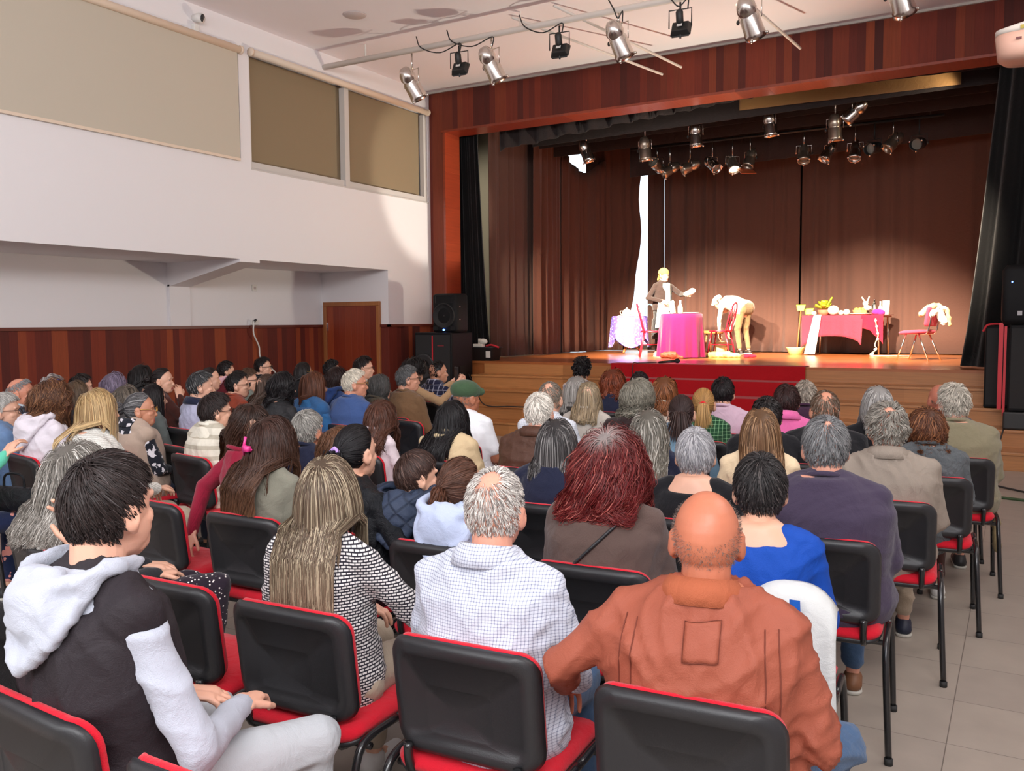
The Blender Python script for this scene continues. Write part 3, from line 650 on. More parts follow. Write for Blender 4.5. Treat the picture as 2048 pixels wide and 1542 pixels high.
    out = P * [1, 1, .6]; out /= np.linalg.norm(out, axis=2, keepdims=True) + 1e-9; out = out + r.randn(n, 1, 3) * .35
    sd = np.cross(tg, out); sd /= np.linalg.norm(sd, axis=2, keepdims=True) + 1e-9
    nr = np.cross(sd, tg)
    ww = w * (.55 + .8 * r.rand(n))[:, None, None] * np.clip(1.05 - t ** 4, .1, 1) * .5
    A = P - sd * ww; B = P + nr * ww * .6; Cc = P + sd * ww
    V = np.stack([A, B, Cc], 2).reshape(-1, 3)
    i = (np.arange(n)[:, None] * S + np.arange(S - 1)[None, :]).ravel() * 3
    F = np.vstack([np.stack([i, i + 3, i + 4, i + 1], 1), np.stack([i + 1, i + 4, i + 5, i + 2], 1)])
    k = r.rand(n)[:, None]; col = base * (.5 + .75 * k)
    if grey is not None: m_ = (r.rand(n) < gfrac)[:, None]; col = np.where(m_, np.array(grey) * (.7 + .5 * k), col)
    colS = np.repeat(col[:, None, :], S, 1); tp = tip * (.5 + .75 * k)
    if grey is not None: tp = np.where(m_, np.array(grey) * (.75 + .5 * k), tp)
    colS = colS + (tp[:, None, :] - colS) * np.clip(t * 1.4 - .2, 0, 1)
    if top is not None:
        near_top = np.clip(1 - np.arccos(np.clip((P / (np.linalg.norm(P, axis=2, keepdims=True) + 1e-9)) @ PV, -1, 1)) / .75, 0, 1)[..., None] * (r.rand(n) < .85)[:, None, None]
        colS = colS + (np.array(top) - colS) * near_top
    col3 = np.repeat(colS[:, :, None, :], 3, 2).reshape(-1, 3)
    VV = [V]; FF = [F]; CC = [col3]
    if cap and not thmin and not thin:
        a = np.linspace(0, 1, 12)[:, None]; p_ = np.linspace(0, 2 * PI, 28, endpoint=False)[None, :]
        tt = (a * (th_max(p_) - .02)).ravel(); pp = np.repeat(p_, 12, 0).ravel(); cV = scalp_dir(tt, pp) * SK * (1.012 + .5 * vol); o_ = len(V)
        cF = np.array([(o_ + i * 28 + j, o_ + (i + 1) * 28 + j, o_ + (i + 1) * 28 + (j + 1) % 28, o_ + i * 28 + (j + 1) % 28) for i in range(11) for j in range(28)])
        VV.append(cV); FF.append(cF); CC.append((np.array(top if top is not None else base) * .5 * (tt < .55)[:, None] + base * .6 * (tt >= .55)[:, None]))
    return np.vstack(VV), np.vstack(FF), np.c_[np.vstack(CC), np.ones(sum(map(len, VV)))]
def tail(seed, base, tip, start, zend, n=160, S=12, w=.003, curl=.0, spread=.02, cfreq=50, out=.05):
    r = np.random.RandomState(seed); u = r.randn(n, 3) * [spread, spread * .5, spread * .3]; st = np.array(start)
    t = np.linspace(0, 1, S)[None, :, None]; L_ = (st[2] - zend) * (.8 + .3 * r.rand(n))[:, None, None]
    P = st + u[:, None, :] * (.35 + 1.2 * t ** .6) + np.array([0, 0, -1.]) * L_ * (t ** 1.25) + np.array([0, -1., 0]) * (out * np.sin(np.clip(t * 1.6, 0, 1) * PI / 2)) + np.array([0, 0, .03]) * np.sin(np.clip(t * 3, 0, 1) * PI)
    if curl:
        cp = (np.round(r.rand(n) * 7) / 7 * 6.28)[:, None]; a = t[..., 0] * (st[2] - zend) * cfreq + cp; P = P + curl * np.stack([np.sin(a), np.cos(a), 0 * a], 2) * np.clip(t * 2, 0, 1)
    tg = np.gradient(P, axis=1); tg /= np.linalg.norm(tg, axis=2, keepdims=True); o = r.randn(n, 1, 3) * .6 + np.array([0, -1., 0]); sd = np.cross(tg, o); sd /= np.linalg.norm(sd, axis=2, keepdims=True)
    nr = np.cross(sd, tg); ww = w * np.clip(1.05 - t ** 4, .1, 1) * .6 * np.ones((n, 1, 1))
    V = np.stack([P - sd * ww, P + nr * ww * .6, P + sd * ww], 2).reshape(-1, 3); i = (np.arange(n)[:, None] * S + np.arange(S - 1)[None, :]).ravel() * 3
    F = np.vstack([np.stack([i, i + 3, i + 4, i + 1], 1), np.stack([i + 1, i + 4, i + 5, i + 2], 1)])
    k = r.rand(n)[:, None, None]; col = (np.array(base) + (np.array(tip) - np.array(base)) * t) * (.6 + .9 * k); col = np.repeat(col[:, :, None, :], 3, 2).reshape(-1, 3)
    return V, F, np.c_[col, np.ones(len(V))]
# ------------------------------------------------------------------ heads, hands, bodies
def make_head(vox, fem=0):
    g = G(); g.ell((0, -.004, .0), (.0745, .094, .1), seg=28)
    g.ell((0, .03, -.045), (.062, .066, .083), seg=24); g.ell((0, .052, -.098), (.036 - .004 * fem, .036, .028), seg=16)
    g.cap((0, -.005, -.08), (0, .05, -.085), .052 - .004 * fem, .045, 12)
    g.cap((0, .088, -.018), (0, .101, -.048), .007, .0115, 10); g.ell((0, .093, -.052), (.016, .011, .008))
    g.cap((-.034, .083, .012), (.034, .083, .012), .0095 - .003 * fem); g.cap((-.04, .062, -.038), (-.028, .073, -.034), .018); g.cap((.04, .062, -.038), (.028, .073, -.034), .018)
    g.cap((-.016, .088, -.078), (.016, .088, -.078), .0065); g.cap((-.013, .087, -.087), (.013, .087, -.087), .0068)
    g.cap((0, -.028, -.06), (0, -.035, -.16), .056 - .007 * fem, .058 - .007 * fem, 16); g.cap((0, -.035, -.16), (0, -.03, -.215), .058 - .007 * fem, .075, 16)
    for s in (-1, 1):
        M = rotm(s * -.35, .12, 0)
        g.ell((s * .079, -.008, -.022), (.008, .021, .033), M, 12); g.ell((s * .0735, .004, -.045), (.008, .012, .018), None, 10)
    V, F, N = remesh(*g.arr(), vox, 3, .45); V = V + N * .0015
    # eye sockets and conchas pressed in
    for s in (-1, 1):
        d = np.linalg.norm((V - [s * .031, .098, -.008]) / [1.3, 1, .8], axis=1); V[:, 1] -= .011 * np.exp(-(d / .015) ** 2)
        d = np.linalg.norm((V - [s * .087, -.002, -.02]) / [1, .8, 1.2], axis=1); V[:, 0] -= s * .006 * np.exp(-(d / .010) ** 2)
    mi = np.zeros(len(F), int); ctr = V[F].mean(1)
    lips = (np.abs(ctr[:, 0]) < .024) & (np.abs(ctr[:, 2] + .084) < .010) & (ctr[:, 1] > .085); mi[lips] = 1
    return V, F, mi
HEAD = {(n, f): make_head(.0042 if n else .0072, f) for n in (0, 1) for f in (0, 1)}
def eye_geo(s):
    g = G(); g.ell((s * .031, .067, -.008), (.0125, .0125, .0125), None, 12, 0); g.ell((s * .031, .0768, -.008), (.0058, .0035, .0058), None, 10, 1); return g
EYES = [eye_geo(-1), eye_geo(1)]
def make_hand():   # right hand, fingers along +z... wrist at origin, palm faces -y, thumb at -x
    g = G(); g.cap((-.012, 0, .0), (-.014, 0, .07), .026, .03, 12, ((1, 0, 0), 1.)); g.cap((.012, 0, .0), (.016, 0, .066), .024, .024)
    V, F = g.arr(); V = V * [1, .55, 1]; g = G(); g.add(V, F)
    for x, z, l, sp in ((-.031, .088, .068, -.1), (-.010, .094, .076, -.02), (.011, .09, .07, .05), (.03, .08, .055, .13)):
        a = np.array([x, 0, z - .012]); b_ = a + [sp * l * .5, -.010, l * .46]; c = b_ + [sp * l * .3, -.020, l * .24]; d = c + [0, -.020, l * .1]
        g.cap(a, b_, .0095, .0085, 10); g.cap(b_, c, .0085, .0078, 10); g.cap(c, d, .0078, .0068, 10)
    g.cap((-.03, -.002, .022), (-.055, -.014, .052), .013, .0105, 10); g.cap((-.055, -.014, .052), (-.062, -.026, .08), .0105, .0085, 10)
    V, F, N = remesh(*g.arr(), .0042, 2, .4); return V, F
HAND = make_hand()
lip_m = plain('lips', srgb(170, 92, 84), .45); eye_w = plain('eye_white', (.8, .78, .75), .2); eye_d = plain('iris', (.04, .025, .015), .15)
frame_bk = plain('glasses_frame', (.02, .015, .012), .3); gold = plain('gold_metal', srgb(200, 160, 90), .3, 1)
PN = [0]
def person(label, loc, zt, byaw=0., hyaw=0., hpitch=0., fem=0, near=0, skin=(224, 172, 146), top=None, ttype='shirt', sleeve=None, slen=1., collar='crew', collar_m=None,
           legs=None, shoe=(40, 38, 40), hairs=None, girth=1., J=None, cat='person', seated=True, lean=0., glasses=None, armpose='lap', fold=.006, extra=None, hands=True, group='audience members seated in the rows', hroll=0., z0=0., headw=1.):
    PN[0] += 1; sd = PN[0]; x, y = loc
    rt = thing('person', label, cat, (x, y, z0), byaw, group)
    sk = skin_mat(srgb(*skin)); n_ = near; vox = .0105 if near else .015
    Lt = zt - .47; zs = .47 + Lt * .62; sw = (.165 if not fem else .145) * girth ** .5; k = min(1., Lt / .78)
    if k < .9: sw *= .85
    j = dict(pel=(0, .03, .54), sh=(0, -.01 + lean * .4, zs), hc=(0, .035 + lean * .55, zt - .122 * headw),
             el=[(s * (sw + .055), .05, zs - .27 * k) for s in (-1, 1)], wr=[(s * .09, .27, .64) for s in (-1, 1)],
             kn=[(s * .11, .46, .505) for s in (-1, 1)], an=[(s * .12, .44, .09) for s in (-1, 1)], hip=[(s * .085, .03, .54) for s in (-1, 1)])
    if armpose == 'fold': j['wr'] = [(-.02, .2, .72), (.02, .22, .70)]
    if armpose == 'chin': j['el'][1] = (.17, .17, zs - .22); j['wr'][1] = (.06, .17, zs + .01)
    if J: j.update(J)
    hc, sh, pel = [np.array(j[a], float) for a in ('hc', 'sh', 'pel')]; up = sh - pel
    HM = rotm(hyaw - byaw, hpitch, hroll)
    neck0 = sh + [0, -.0, .04]
    def torso(g, e=0., upto=1.07, gg=girth, ti=.03):
        ax = [(0, .172, .135), (.15, .19, .15), (.38, .168, .132), (.62, .178, .132), (.82, .182, .118), (.95, .145, .09), (1.01, .11, .078), (1.07, .075, .068)]
        U, Vv, Dd = frame(up); 
        seg = 24; t = np.arange(seg) * 2 * PI / seg; rings = []; st = pel - up / np.linalg.norm(up) * .07
        Ln = np.linalg.norm(up) + .07 + .035
        side = np.array([1., 0, 0]) - Dd * Dd[0]; side /= np.linalg.norm(side); fwd_ = np.cross(Dd, side)
        for tt, rx, ry in ax:
            if tt > upto: continue
            c = st + Dd * Ln * tt * (1 / 1.0); rx = (rx * gg * (1.0 if not fem else (.93 if tt > .5 else 1.0)) * (sw / .165) ** .5 + e); ry = ry * gg + e
            rings.append(c + rx * np.outer(np.sign(np.cos(t)) * np.abs(np.cos(t)) ** .85, side) + ry * np.outer(np.sin(t), fwd_))
        V = np.vstack(rings + [[rings[0].mean(0), rings[-1].mean(0)]]); n = seg * len(rings); g.add(V, ringfaces(len(rings), seg, n, n + 1))
        for i, s in enumerate((-1, 1)):
            sj = shj[i]; g.cap(sh + side * s * ti + [0, -.004, .045 - (ti - .03) * .5], sj + [0, 0, .0], .045 * gg ** .5 + e, .05 * gg ** .5 + e, 12)
    shj = [sh + np.array([s * sw, 0, -.015]) for s in (-1, 1)]
    if 'shj' in j: shj = [np.array(a, float) for a in j['shj']]
    # body: one continuous skin surface, with head and hands fused on
    g = G(); torso(g, -.014)
    for i in (0, 1):
        el, wr = np.array(j['el'][i], float), np.array(j['wr'][i], float)
        g.cap(shj[i], el, .042 * k, .036 * k, 10); g.cap(el, wr, .037 * k, .025 * k, 10)
        hp, kn, an = np.array(j['hip'][i], float), np.array(j['kn'][i], float), np.array(j['an'][i], float)
        g.cap(hp, kn, .07 * k, .052 * k, 10); g.cap(kn, an, .05 * k, .034 * k, 10)
        fd = np.array([0, 1., 0]) if 'fd' not in j else np.array(j['fd'][i], float)
        g.cap(an + [0, 0, -.04], an + fd * .13 + [0, 0, -.055], .035, .025, 10)
    nb = hc + HM @ np.array([0, -.03, -.17]); g.cap(sh + [0, -.0, .0], nb, .058, .05, 12)
    V, F, N = remesh(*g.arr(), .014 if near else .02, 3); F = F.astype(int); VV = [V]; FF = [F]; MI = [np.zeros(len(F), int)]; o = len(V)
    hV, hF, hm = HEAD[(1 if near else 0, fem)]; hV = (hV * headw) @ HM.T + hc; VV.append(hV); FF.append(hF + o); MI.append(hm); o += len(hV)
    if hands:
        for i, s in ((0, -1), (1, 1)):
            el, wr = np.array(j['el'][i], float), np.array(j['wr'][i], float); d = wr - el; d /= np.linalg.norm(d)
            pn = np.array(j.get('palm', [(0, 0, -1), (0, 0, -1)])[i], float); pn = pn - d * (pn @ d); pn /= np.linalg.norm(pn) + 1e-9
            xx = np.cross(-pn, d) ; M = np.stack([xx, -pn, d], 1); Vh, Fh = HAND; Vh = Vh * [(-1 if i == 0 else 1), 1, 1] * k
            Vh = Vh @ M.T + wr; Fh = Fh[:, ::-1] if i == 0 else Fh
            VV.append(Vh); FF.append(Fh + o); MI.append(np.zeros(len(Fh), int)); o += len(Vh)
    Fq = np.vstack(FF); link('body', mesh_np('body', np.vstack(VV), Fq, [sk, lip_m], np.concatenate(MI)), rt)
    for eg in EYES:
        ev, ef = eg.arr(); link('eye', mesh_np('eye', (ev * headw) @ HM.T + hc, ef, [eye_w, eye_d], eg.mi), rt)
    # clothes
    def garment(name, g, mt, amp=fold, freq=22, v=vox, parent=rt):
        V, F, N = remesh(*g.arr(), v, 4); f_ = fold_noise(V, sd * 7 + len(name), freq); V = V + N * (amp * f_)[:, None]
        return link(name, mesh_np(name, V, F, mt), parent)
    def sleeves(g, e=0.):
        for i in (0, 1):
            el, wr = np.array(j['el'][i], float), np.array(j['wr'][i], float); q = .055 * girth ** .4 * k
            g.cap(shj[i], shj[i] + (el - shj[i]) * (1 if slen > .5 else .72), q + e, q * .88 + e, 12)
            if slen > .5: g.cap(el, el + (wr - el) * (slen - .02), q * .88 + e, q * .66 + e, 12)
    g = G(); torso(g, 0.004, .96 if collar == 'wide' else 1.07, ti=.095 if collar == 'wide' else .03); sleeves(g)
    tn = {'shirt': 'shirt', 'jacket': 'jacket', 'sweater': 'sweater', 'vest': 'sweater', 'hoodie': 'hoodie', 'coat': 'coat'}[ttype if ttype in ('shirt', 'jacket', 'sweater', 'vest', 'hoodie', 'coat') else 'shirt']
    if ttype == 'coat': g.cap(pel + [0, -.05, -.02], pel + [0, -.03, -.02], .17)
    tob = garment(tn, g, top if ttype != 'vest' else sleeve)
    if ttype == 'vest':
        g = G(); torso(g, .02, .97); garment('vest', g, top, fold * 1.3, 18)
    cm = collar_m or (sleeve if (ttype == 'vest' and sleeve) else top)
    ncc = (sh + [0, -.006, .048]) ; a = np.linspace(0, 2 * PI, 25)
    if collar == 'crew': g = G(); g.tube([(ncc[0] + .066 * math.cos(q), ncc[1] + .008 + .064 * math.sin(q), ncc[2] + .012 - .022 * math.sin(q)) for q in a], .011, 8); link('neckband', mesh_np('neckband', *g.arr(), cm), rt)
    if collar == 'shirt':
        g = G(); V = []; n = 28
        for zz, rr in ((.0, .07), (.045, .068), (.05, .073), (.028, .086), (-.004, .098)):
            for q in range(n):
                aa = -PI / 2 + (q / (n - 1) - .5) * 5.6; V.append((ncc[0] + rr * math.cos(aa) * 1.05, ncc[1] + .004 + rr * math.sin(aa), ncc[2] + zz - .03 * (1 + math.sin(aa)) * .6))
        F = [(i * n + q, i * n + q + 1, (i + 1) * n + q + 1, (i + 1) * n + q) for i in range(4) for q in range(n - 1)]
        g.add(V, F); o_ = obj('collar', g, cm, rt, True); md = o_.modifiers.new('th', 'SOLIDIFY'); md.thickness = .006
    if collar == 'hood':
        g = G(); P = smooth_path([(-.06, .08, .02), (-.115, .0, .035), (-.105, -.09, .02), (0, -.13, -.0), (.105, -.09, .02), (.115, .0, .035), (.06, .08, .02)], 5)
        for a_, b_ in zip(P[:-1], P[1:]): g.cap(ncc + a_, ncc + b_, .026, .026, 8)
        P = smooth_path([(-.12, -.06, .0), (-.09, -.13, -.09), (0, -.165, -.17), (.09, -.13, -.09), (.12, -.06, .0)], 5)
        for a_, b_ in zip(P[:-1], P[1:]): g.cap(ncc + a_, ncc + b_, .025, .025, 8)
        g.ell(ncc + [0, -.125, -.07], (.105, .055, .095), rotm(0, .25)); g.ell(ncc + [0, -.1, -.02], (.1, .05, .07)); garment('hood', g, cm, .008, 30)
    # trousers and shoes
    lm = legs or cloth(srgb(52, 56, 72)); g = G()
    g.cap(pel + [-.07, 0, -.01], pel + [.07, 0, -.01], .115 * girth ** .6 * k ** .5, None, 14)
    for i in (0, 1):
        hp, kn, an = np.array(j['hip'][i], float), np.array(j['kn'][i], float), np.array(j['an'][i], float)
        g.cap(hp, kn, .088 * girth ** .5 * k, .068 * k, 12); g.cap(kn, an + (kn - an) * .12, .066 * k, .052 * k, 12)
    garment('trousers', g, lm, fold * .9, 20)
    sm_ = plain('shoe_%d_%d_%d' % tuple(shoe), srgb(*shoe), .5); sole = plain('shoe_sole', srgb(200, 196, 186), .7)
    for i in (0, 1):
        an = np.array(j['an'][i], float); fd = np.array([0, 1., 0]) if 'fd' not in j else np.array(j['fd'][i], float)
        g = G(); g.cap(an + [0, 0, -.035], an - fd * .03 + [0, 0, -.05], .042, .04, 12); g.cap(an - fd * .03 + [0, 0, -.052], an + fd * .15 + [0, 0, -.062], .041, .032, 12); V, F = g.arr(); V[:, 2] = np.maximum(V[:, 2], an[2] - .078)
        so = link('shoe', mesh_np('shoe', V, F, sm_), rt)
        g = G(); g.cap(an - fd * .035 + [0, 0, -.078], an + fd * .155 + [0, 0, -.078], .042, .034, 14); V, F = g.arr(); V[:, 2] = np.clip(V[:, 2], an[2] - .09, an[2] - .074); link('sole', mesh_np('sole', V, F, sole), so)
    # hair
    if hairs:
        hs = dict(hairs); st = hs.pop('style'); tl = hs.pop('tail', None); bn = hs.pop('bunr', None)
        hs.setdefault('n', 1500 if near else 420); hs.setdefault('w', .0034 if near else .008); hs.setdefault('S', 12 if near else 8); hs.setdefault('back', .048 + .118 * girth)
        if near and y < 4.2: hs['n'] = int(hs['n'] * 1.5); hs['w'] *= .75
        V, F, col = hair(sd, st, hs.pop('base'), **hs)
        if tl:
            V2, F2, c2 = tail(sd, tl['base'], tl.get('tip', tl['base']), tl.get('start', (0, -.118, -.01)), tl['zend'], n=500 if near else 150, w=.0034 if near else .007, curl=tl.get('curl', 0), spread=tl.get('spread', .022), out=tl.get('out', .03))
            F = np.vstack([F, F2 + len(V)]); V = np.vstack([V, V2]); col = np.vstack([col, c2])
        if bn:
            r = np.random.RandomState(sd)
            for q in range(26):
                a0, b0 = r.rand() * 6.28, r.rand() * 3; ax = rotm(a0, b0); tt = np.linspace(0, 4.2, 14); rr = bn * (.55 + .45 * r.rand())
                P = np.stack([rr * np.cos(tt), rr * np.sin(tt), 0 * tt], 1) @ ax.T + [0, -.128 - bn * .3, .0]; V2, F2 = tube(P, .008, 6, True)
                F2 = [f for f in F2 if len(f) == 4]; c_ = np.tile(np.r_[np.array(hairs['base']) * (.6 + .8 * r.rand()), 1], (len(V2), 1))
                F = np.vstack([F, np.array(F2) + len(V)]); V = np.vstack([V, V2]); col = np.vstack([col, c_])
        V = (V * headw) @ HM.T + hc; link('hair', mesh_np('hair', V, F, hair_mat(), attr=col), rt)
    if glasses is not None:
        g = G(); mt = {'dark': frame_bk, 'gold': gold}[glasses]
        for s in (-1, 1):
            a = np.linspace(0, 2 * PI, 17); g.tube([(s * .033 + .024 * math.cos(q), .108, -.010 + .019 * math.sin(q)) for q in a], .0022, 6)
            g.tube([(s * .057, .107, -.004), (s * .073, .08, -.003), (s * .083, .0, -.004), (s * .083, -.02, -.015)], .0022, 6)
        g.tube([(-.01, .11, -.006), (.01, .11, -.006)], .002, 6); V, F = g.arr(); link('glasses', mesh_np('glasses', (V * headw) @ HM.T + hc, F, mt), rt)
    if extra: extra(rt, j, hc, HM, ncc, garment, sh, pel)
    return rt
# ------------------------------------------------------------------ the audience
def A(label, x, y, zt, who, hy=None, by=None, chr_=True, cy=None, **kw):
    th = math.atan2(4.6 + x, 15 - y); th = math.atan2(-(-4.6 - x), 15 - y)
    hyaw = th if hy is None else hy; byaw = (th * .45 if x > -3.6 else -.16 + th * .3) if by is None else by
    R = Matrix.Rotation(byaw, 2); q = R @ Vector((0, .035 + .55 * kw.get('lean', 0)))
    px, py = x - q[0], y - q[1]
    p = person(label, (px, py), zt, byaw, hyaw, **kw)
    if chr_:
        cyaw = byaw * .5 if x > -3.6 else -.18
        q = Matrix.Rotation(cyaw, 2) @ Vector((0, -.165)); chair(px + q[0], py + q[1], cyaw, 'red padded stacking chair occupied by the ' + who)
    return p
s_ = srgb
BLKH = s_(30, 24, 24); DKB = s_(52, 34, 26); BRN = s_(92, 60, 40); LBR = s_(128, 92, 62); GRY = s_(150, 146, 142); DGR = s_(92, 90, 88); WHT = s_(226, 220, 212); BLO = s_(200, 166, 116); AUB = s_(130, 62, 34)
SHORT = dict(style='short', length=.04, lift=.3)
def H(style, base, **k): d = dict(style=style, base=base); d.update(k); return d
jeans = cloth(s_(52, 78, 112), 'denim', s_(84, 112, 146)); blkc = cloth(s_(24, 24, 28)); navy = cloth(s_(30, 34, 56)); beigep = cloth(s_(176, 160, 140))
# ---- nearest row: youth in the grey hoodie
hood_m = cloth(s_(182, 186, 198)); vest_m = cloth(s_(44, 38, 42), rough=.7)
A('young man with short dark hair in a pale grey hoodie and black padded vest', -1.86, 1.30, 1.36, 'young man in the hoodie', hy=.06, by=-.12, near=1, skin=(232, 176, 150), top=vest_m, ttype='vest', sleeve=hood_m, collar='hood', collar_m=hood_m, headw=1.08,
  legs=cloth(s_(186, 190, 194)), girth=1.12, fold=.008, J=dict(el=[(-.26, .02, .74), (.30, .06, .70)], wr=[(-.06, .25, .68), (.12, .30, .67)], kn=[(-.2, .44, .52), (.22, .46, .55)]),
  hairs=H('short', s_(46, 36, 34), length=.062, lift=.16, n=5200, w=.0026, S=10, vol=.07, clump=.7, fwd=.25, gfrac=.05, grey=s_(90, 84, 84)))
A('person in a black t-shirt raising a bare forearm, cut off by the left edge', -2.46, 1.26, 1.2, 'person in the black t-shirt', near=1, top=cloth(s_(34, 32, 34)), slen=.4, legs=blkc, J=dict(el=[(-.22, .08, .74), (.24, .22, .80)], wr=[(-.09, .27, .66), (.12, .3, 1.02)], palm=[(0, 0, -1), (0, -1, 0)]), hairs=H('short', DKB), fem=0)
# ---- second row
def hooked(rt, j, hc, HM, ncc, garment, sh, pel): pass
def bag_strap(rt, j, hc, HM, ncc, garment, sh, pel):
    g = G(); P = [(a, on_back(rt, a, c, .004), c) for a, c in zip(np.linspace(.11, -.17, 24), np.linspace(sh[2] + .03, sh[2] - .25, 24))]
    for a, b_ in zip(P[:-1], P[1:]): g.cap(a, b_, .0065, .0065, 6)
    obj('bag_strap', g, shell_m, rt, True)
A('woman with very long straight streaked brown hair and a black and white tweed knit', -1.86, 2.06, 1.25, 'woman with very long streaked hair', near=1, fem=1, top=cloth(s_(226, 222, 220), 'brick', s_(34, 32, 44)), ttype='sweater', slen=.85, legs=beigep, girth=1.02,
  hairs=H('long', s_(100, 82, 66), tip=s_(134, 114, 94), length=.6, zend=-.31, n=5200, back=.15, w=.0026, S=22, grey=s_(176, 160, 134), gfrac=.3, clump=.5, vol=.05, top=None, cap=True), J=dict(el=[(-.23, .05, .72), (.27, .12, .74)], wr=[(-.06, .25, .68), (.18, .34, .72)]), shoe=(225, 222, 218))
ruddy = (222, 158, 134)
A('grey-haired man with a thinning crown in a pale checked shirt', -1.25, 2.06, 1.26, 'man in the checked shirt', near=1, skin=ruddy, top=cloth(s_(208, 213, 226), 'check', s_(118, 124, 150)), collar='shirt', slen=1, legs=jeans, girth=1.12, fold=.009,
  hairs=H('short', s_(214, 208, 200), length=.03, n=3600, w=.0022, thin=.42, lift=.35, grey=s_(120, 112, 108), gfrac=.25, top=None), shoe=(40, 50, 80))
def rustjacket(rt, j, hc, HM, ncc, garment, sh, pel):
    st = plain('stitching', s_(112, 50, 34), .8)
    for x in (-.165, -.135, .150, .178):
        g = G(); P = [(x * (1 + .06 * math.sin(t * 3)), 0, sh[2] + .0 - .27 * t) for t in np.linspace(0, 1, 22)]; P = [(a, on_back(rt, a, c, .0015), c) for a, _, c in P]
        g.tube(P, .0016, 5); link('shoulder_seam', mesh_np('shoulder_seam', *g.arr(), st), rt)
    V = []; n = 9
    for k in range(n):
        for i in range(n): x = -.02 + .08 * i / (n - 1); z = sh[2] + .012 - .085 * k / (n - 1) + .01 * i / n; V.append((x, on_back(rt, x, z, .003), z))
    F = [(k * n + i, k * n + i + 1, (k + 1) * n + i + 1, (k + 1) * n + i) for k in range(n - 1) for i in range(n - 1)]
    o = link('back_patch', mesh_np('back_patch', V, F, MATS['rustm']), rt); md = o.modifiers.new('s', 'SOLIDIFY'); md.thickness = .004; md.offset = 0
    B = [V[i] for i in range(n)] + [V[k * n + n - 1] for k in range(1, n)] + [V[(n - 1) * n + i] for i in range(n - 2, -1, -1)] + [V[k * n] for k in range(n - 2, -1, -1)]
    g = G(); g.tube([(a, b_ - .003, c) for a, b_, c in B], .0009, 5); link('patch_stitching', mesh_np('patch_stitching', *g.arr(), st), rt)
rust = cloth(s_(156, 84, 64), rough=.6, wstr=.2); MATS['rustm'] = rust
A('bald man in a rust-orange jacket, right of the nearest full row', -.64, 2.03, 1.265, 'bald man in the rust jacket', near=1, skin=(196, 118, 88), top=rust, ttype='jacket', collar='shirt', collar_m=cloth(s_(170, 92, 62), rough=.8), girth=1.28, fold=.013, legs=jeans, headw=1.03,
  J=dict(el=[(-.34, -.04, .80), (.27, .0, .68)], wr=[(-.40, .16, .66), (.16, .24, .64)], kn=[(-.16, .44, .52), (.3, .42, .5)]),
  hairs=H('buzz', s_(120, 104, 96), length=.004, n=2600, S=4, w=.0011, thmin=66, lift=1.2, clump=0, cap=False), extra=rustjacket)
A('woman with bushy grey hair and dark trousers dotted with white, behind the hooded youth', -3.2, 2.1, 1.19, 'woman in dotted trousers', near=1, fem=1, by=-.45, lean=-.06, top=cloth(s_(40, 40, 44)), slen=1, legs=cloth(s_(38, 28, 40), 'dots', s_(235, 225, 220)), girth=1.05, J=dict(kn=[(-.13, .46, .52), (.12, .5, .56)]),
  hairs=H('bob', s_(132, 126, 118), tip=s_(160, 152, 144), zend=-.20, n=3800, S=14, w=.0028, vol=.30, curl=.012, cfreq=40, grey=s_(205, 200, 192), gfrac=.15, lift=.6))
# ---- third row
def pinkclip(rt, j, hc, HM, ncc, garment, sh, pel):
    g = G(); pts = [(-.02, -.135, -.02), (.0, -.138, .005), (.012, -.135, .03)]
    g.tube([(-.028, -.125, -.055), (-.006, -.142, -.015), (.0, -.135, .03)], .006, 8).tube([(.03, -.125, -.03), (.002, -.142, -.01)], .006, 8).box(-.008, .03, -.15, -.13, -.035, -.01)
    V, F = g.arr(); o = link('hair_clip', mesh_np('hair_clip', V @ HM.T + hc, F, plain('pink_plastic', s_(226, 60, 140), .35)), rt)
A('woman with long wavy brown hair held by a bright pink clip', -2.93, 2.88, 1.245, 'woman with the pink clip', near=1, fem=1, top=cloth(s_(128, 126, 112)), ttype='jacket', legs=jeans, hy=-.15,
  hairs=H('long', s_(66, 42, 34), tip=s_(120, 84, 58), length=.5, zend=-.34, n=3200, S=20, w=.003, curl=.012, cfreq=34, clump=.8, vol=.06, lift=.3), extra=pinkclip)
A('girl with long dark wavy hair in a burgundy sweater looking down to her side', -3.32, 3.12, 1.27, 'girl in burgundy', near=1, fem=1, hy=-2.2, by=-.4, hpitch=-.5, top=cloth(s_(142, 26, 52), 'vstripe', s_(128, 22, 46), .12), ttype='sweater', legs=cloth(s_(34, 62, 128)), girth=.9, chr_=False,
  J=dict(el=[(-.24, -.12, .82), (.2, .08, .74)], wr=[(-.22, -.2, .60), (.1, .2, .66)]), hairs=H('long', s_(58, 38, 30), tip=s_(104, 68, 46), length=.5, zend=-.36, n=2800, S=18, w=.003, curl=.016, cfreq=36, clump=.8, vol=.08))
A('small child with light brown curls seen in profile beside the pink clip', -2.92, 3.32, 1.15, 'small child with light curls', hy=-.9, near=1, fem=1, top=cloth(s_(196, 190, 222)), legs=cloth(s_(150, 140, 160)), headw=.86, girth=.72, skin=(236, 184, 158), hairs=H('bob', s_(112, 76, 54), zend=-.1, n=1400, curl=.012, cfreq=70, vol=.08))
leather = cloth(s_(22, 24, 28), rough=.3, wstr=.5)
def scrunch(col):
    def f(rt, j, hc, HM, ncc, garment, sh, pel):
        a = np.linspace(0, 2 * PI, 17); g = G(); g.tube([(.018 * math.cos(q), -.118, -.0 + .018 * math.sin(q)) for q in a], [.008 + .002 * math.sin(5 * q) for q in a], 8)
        V, F = g.arr(); link('hair_tie', mesh_np('hair_tie', V @ HM.T + hc, F, cloth(col)), rt)
    return f
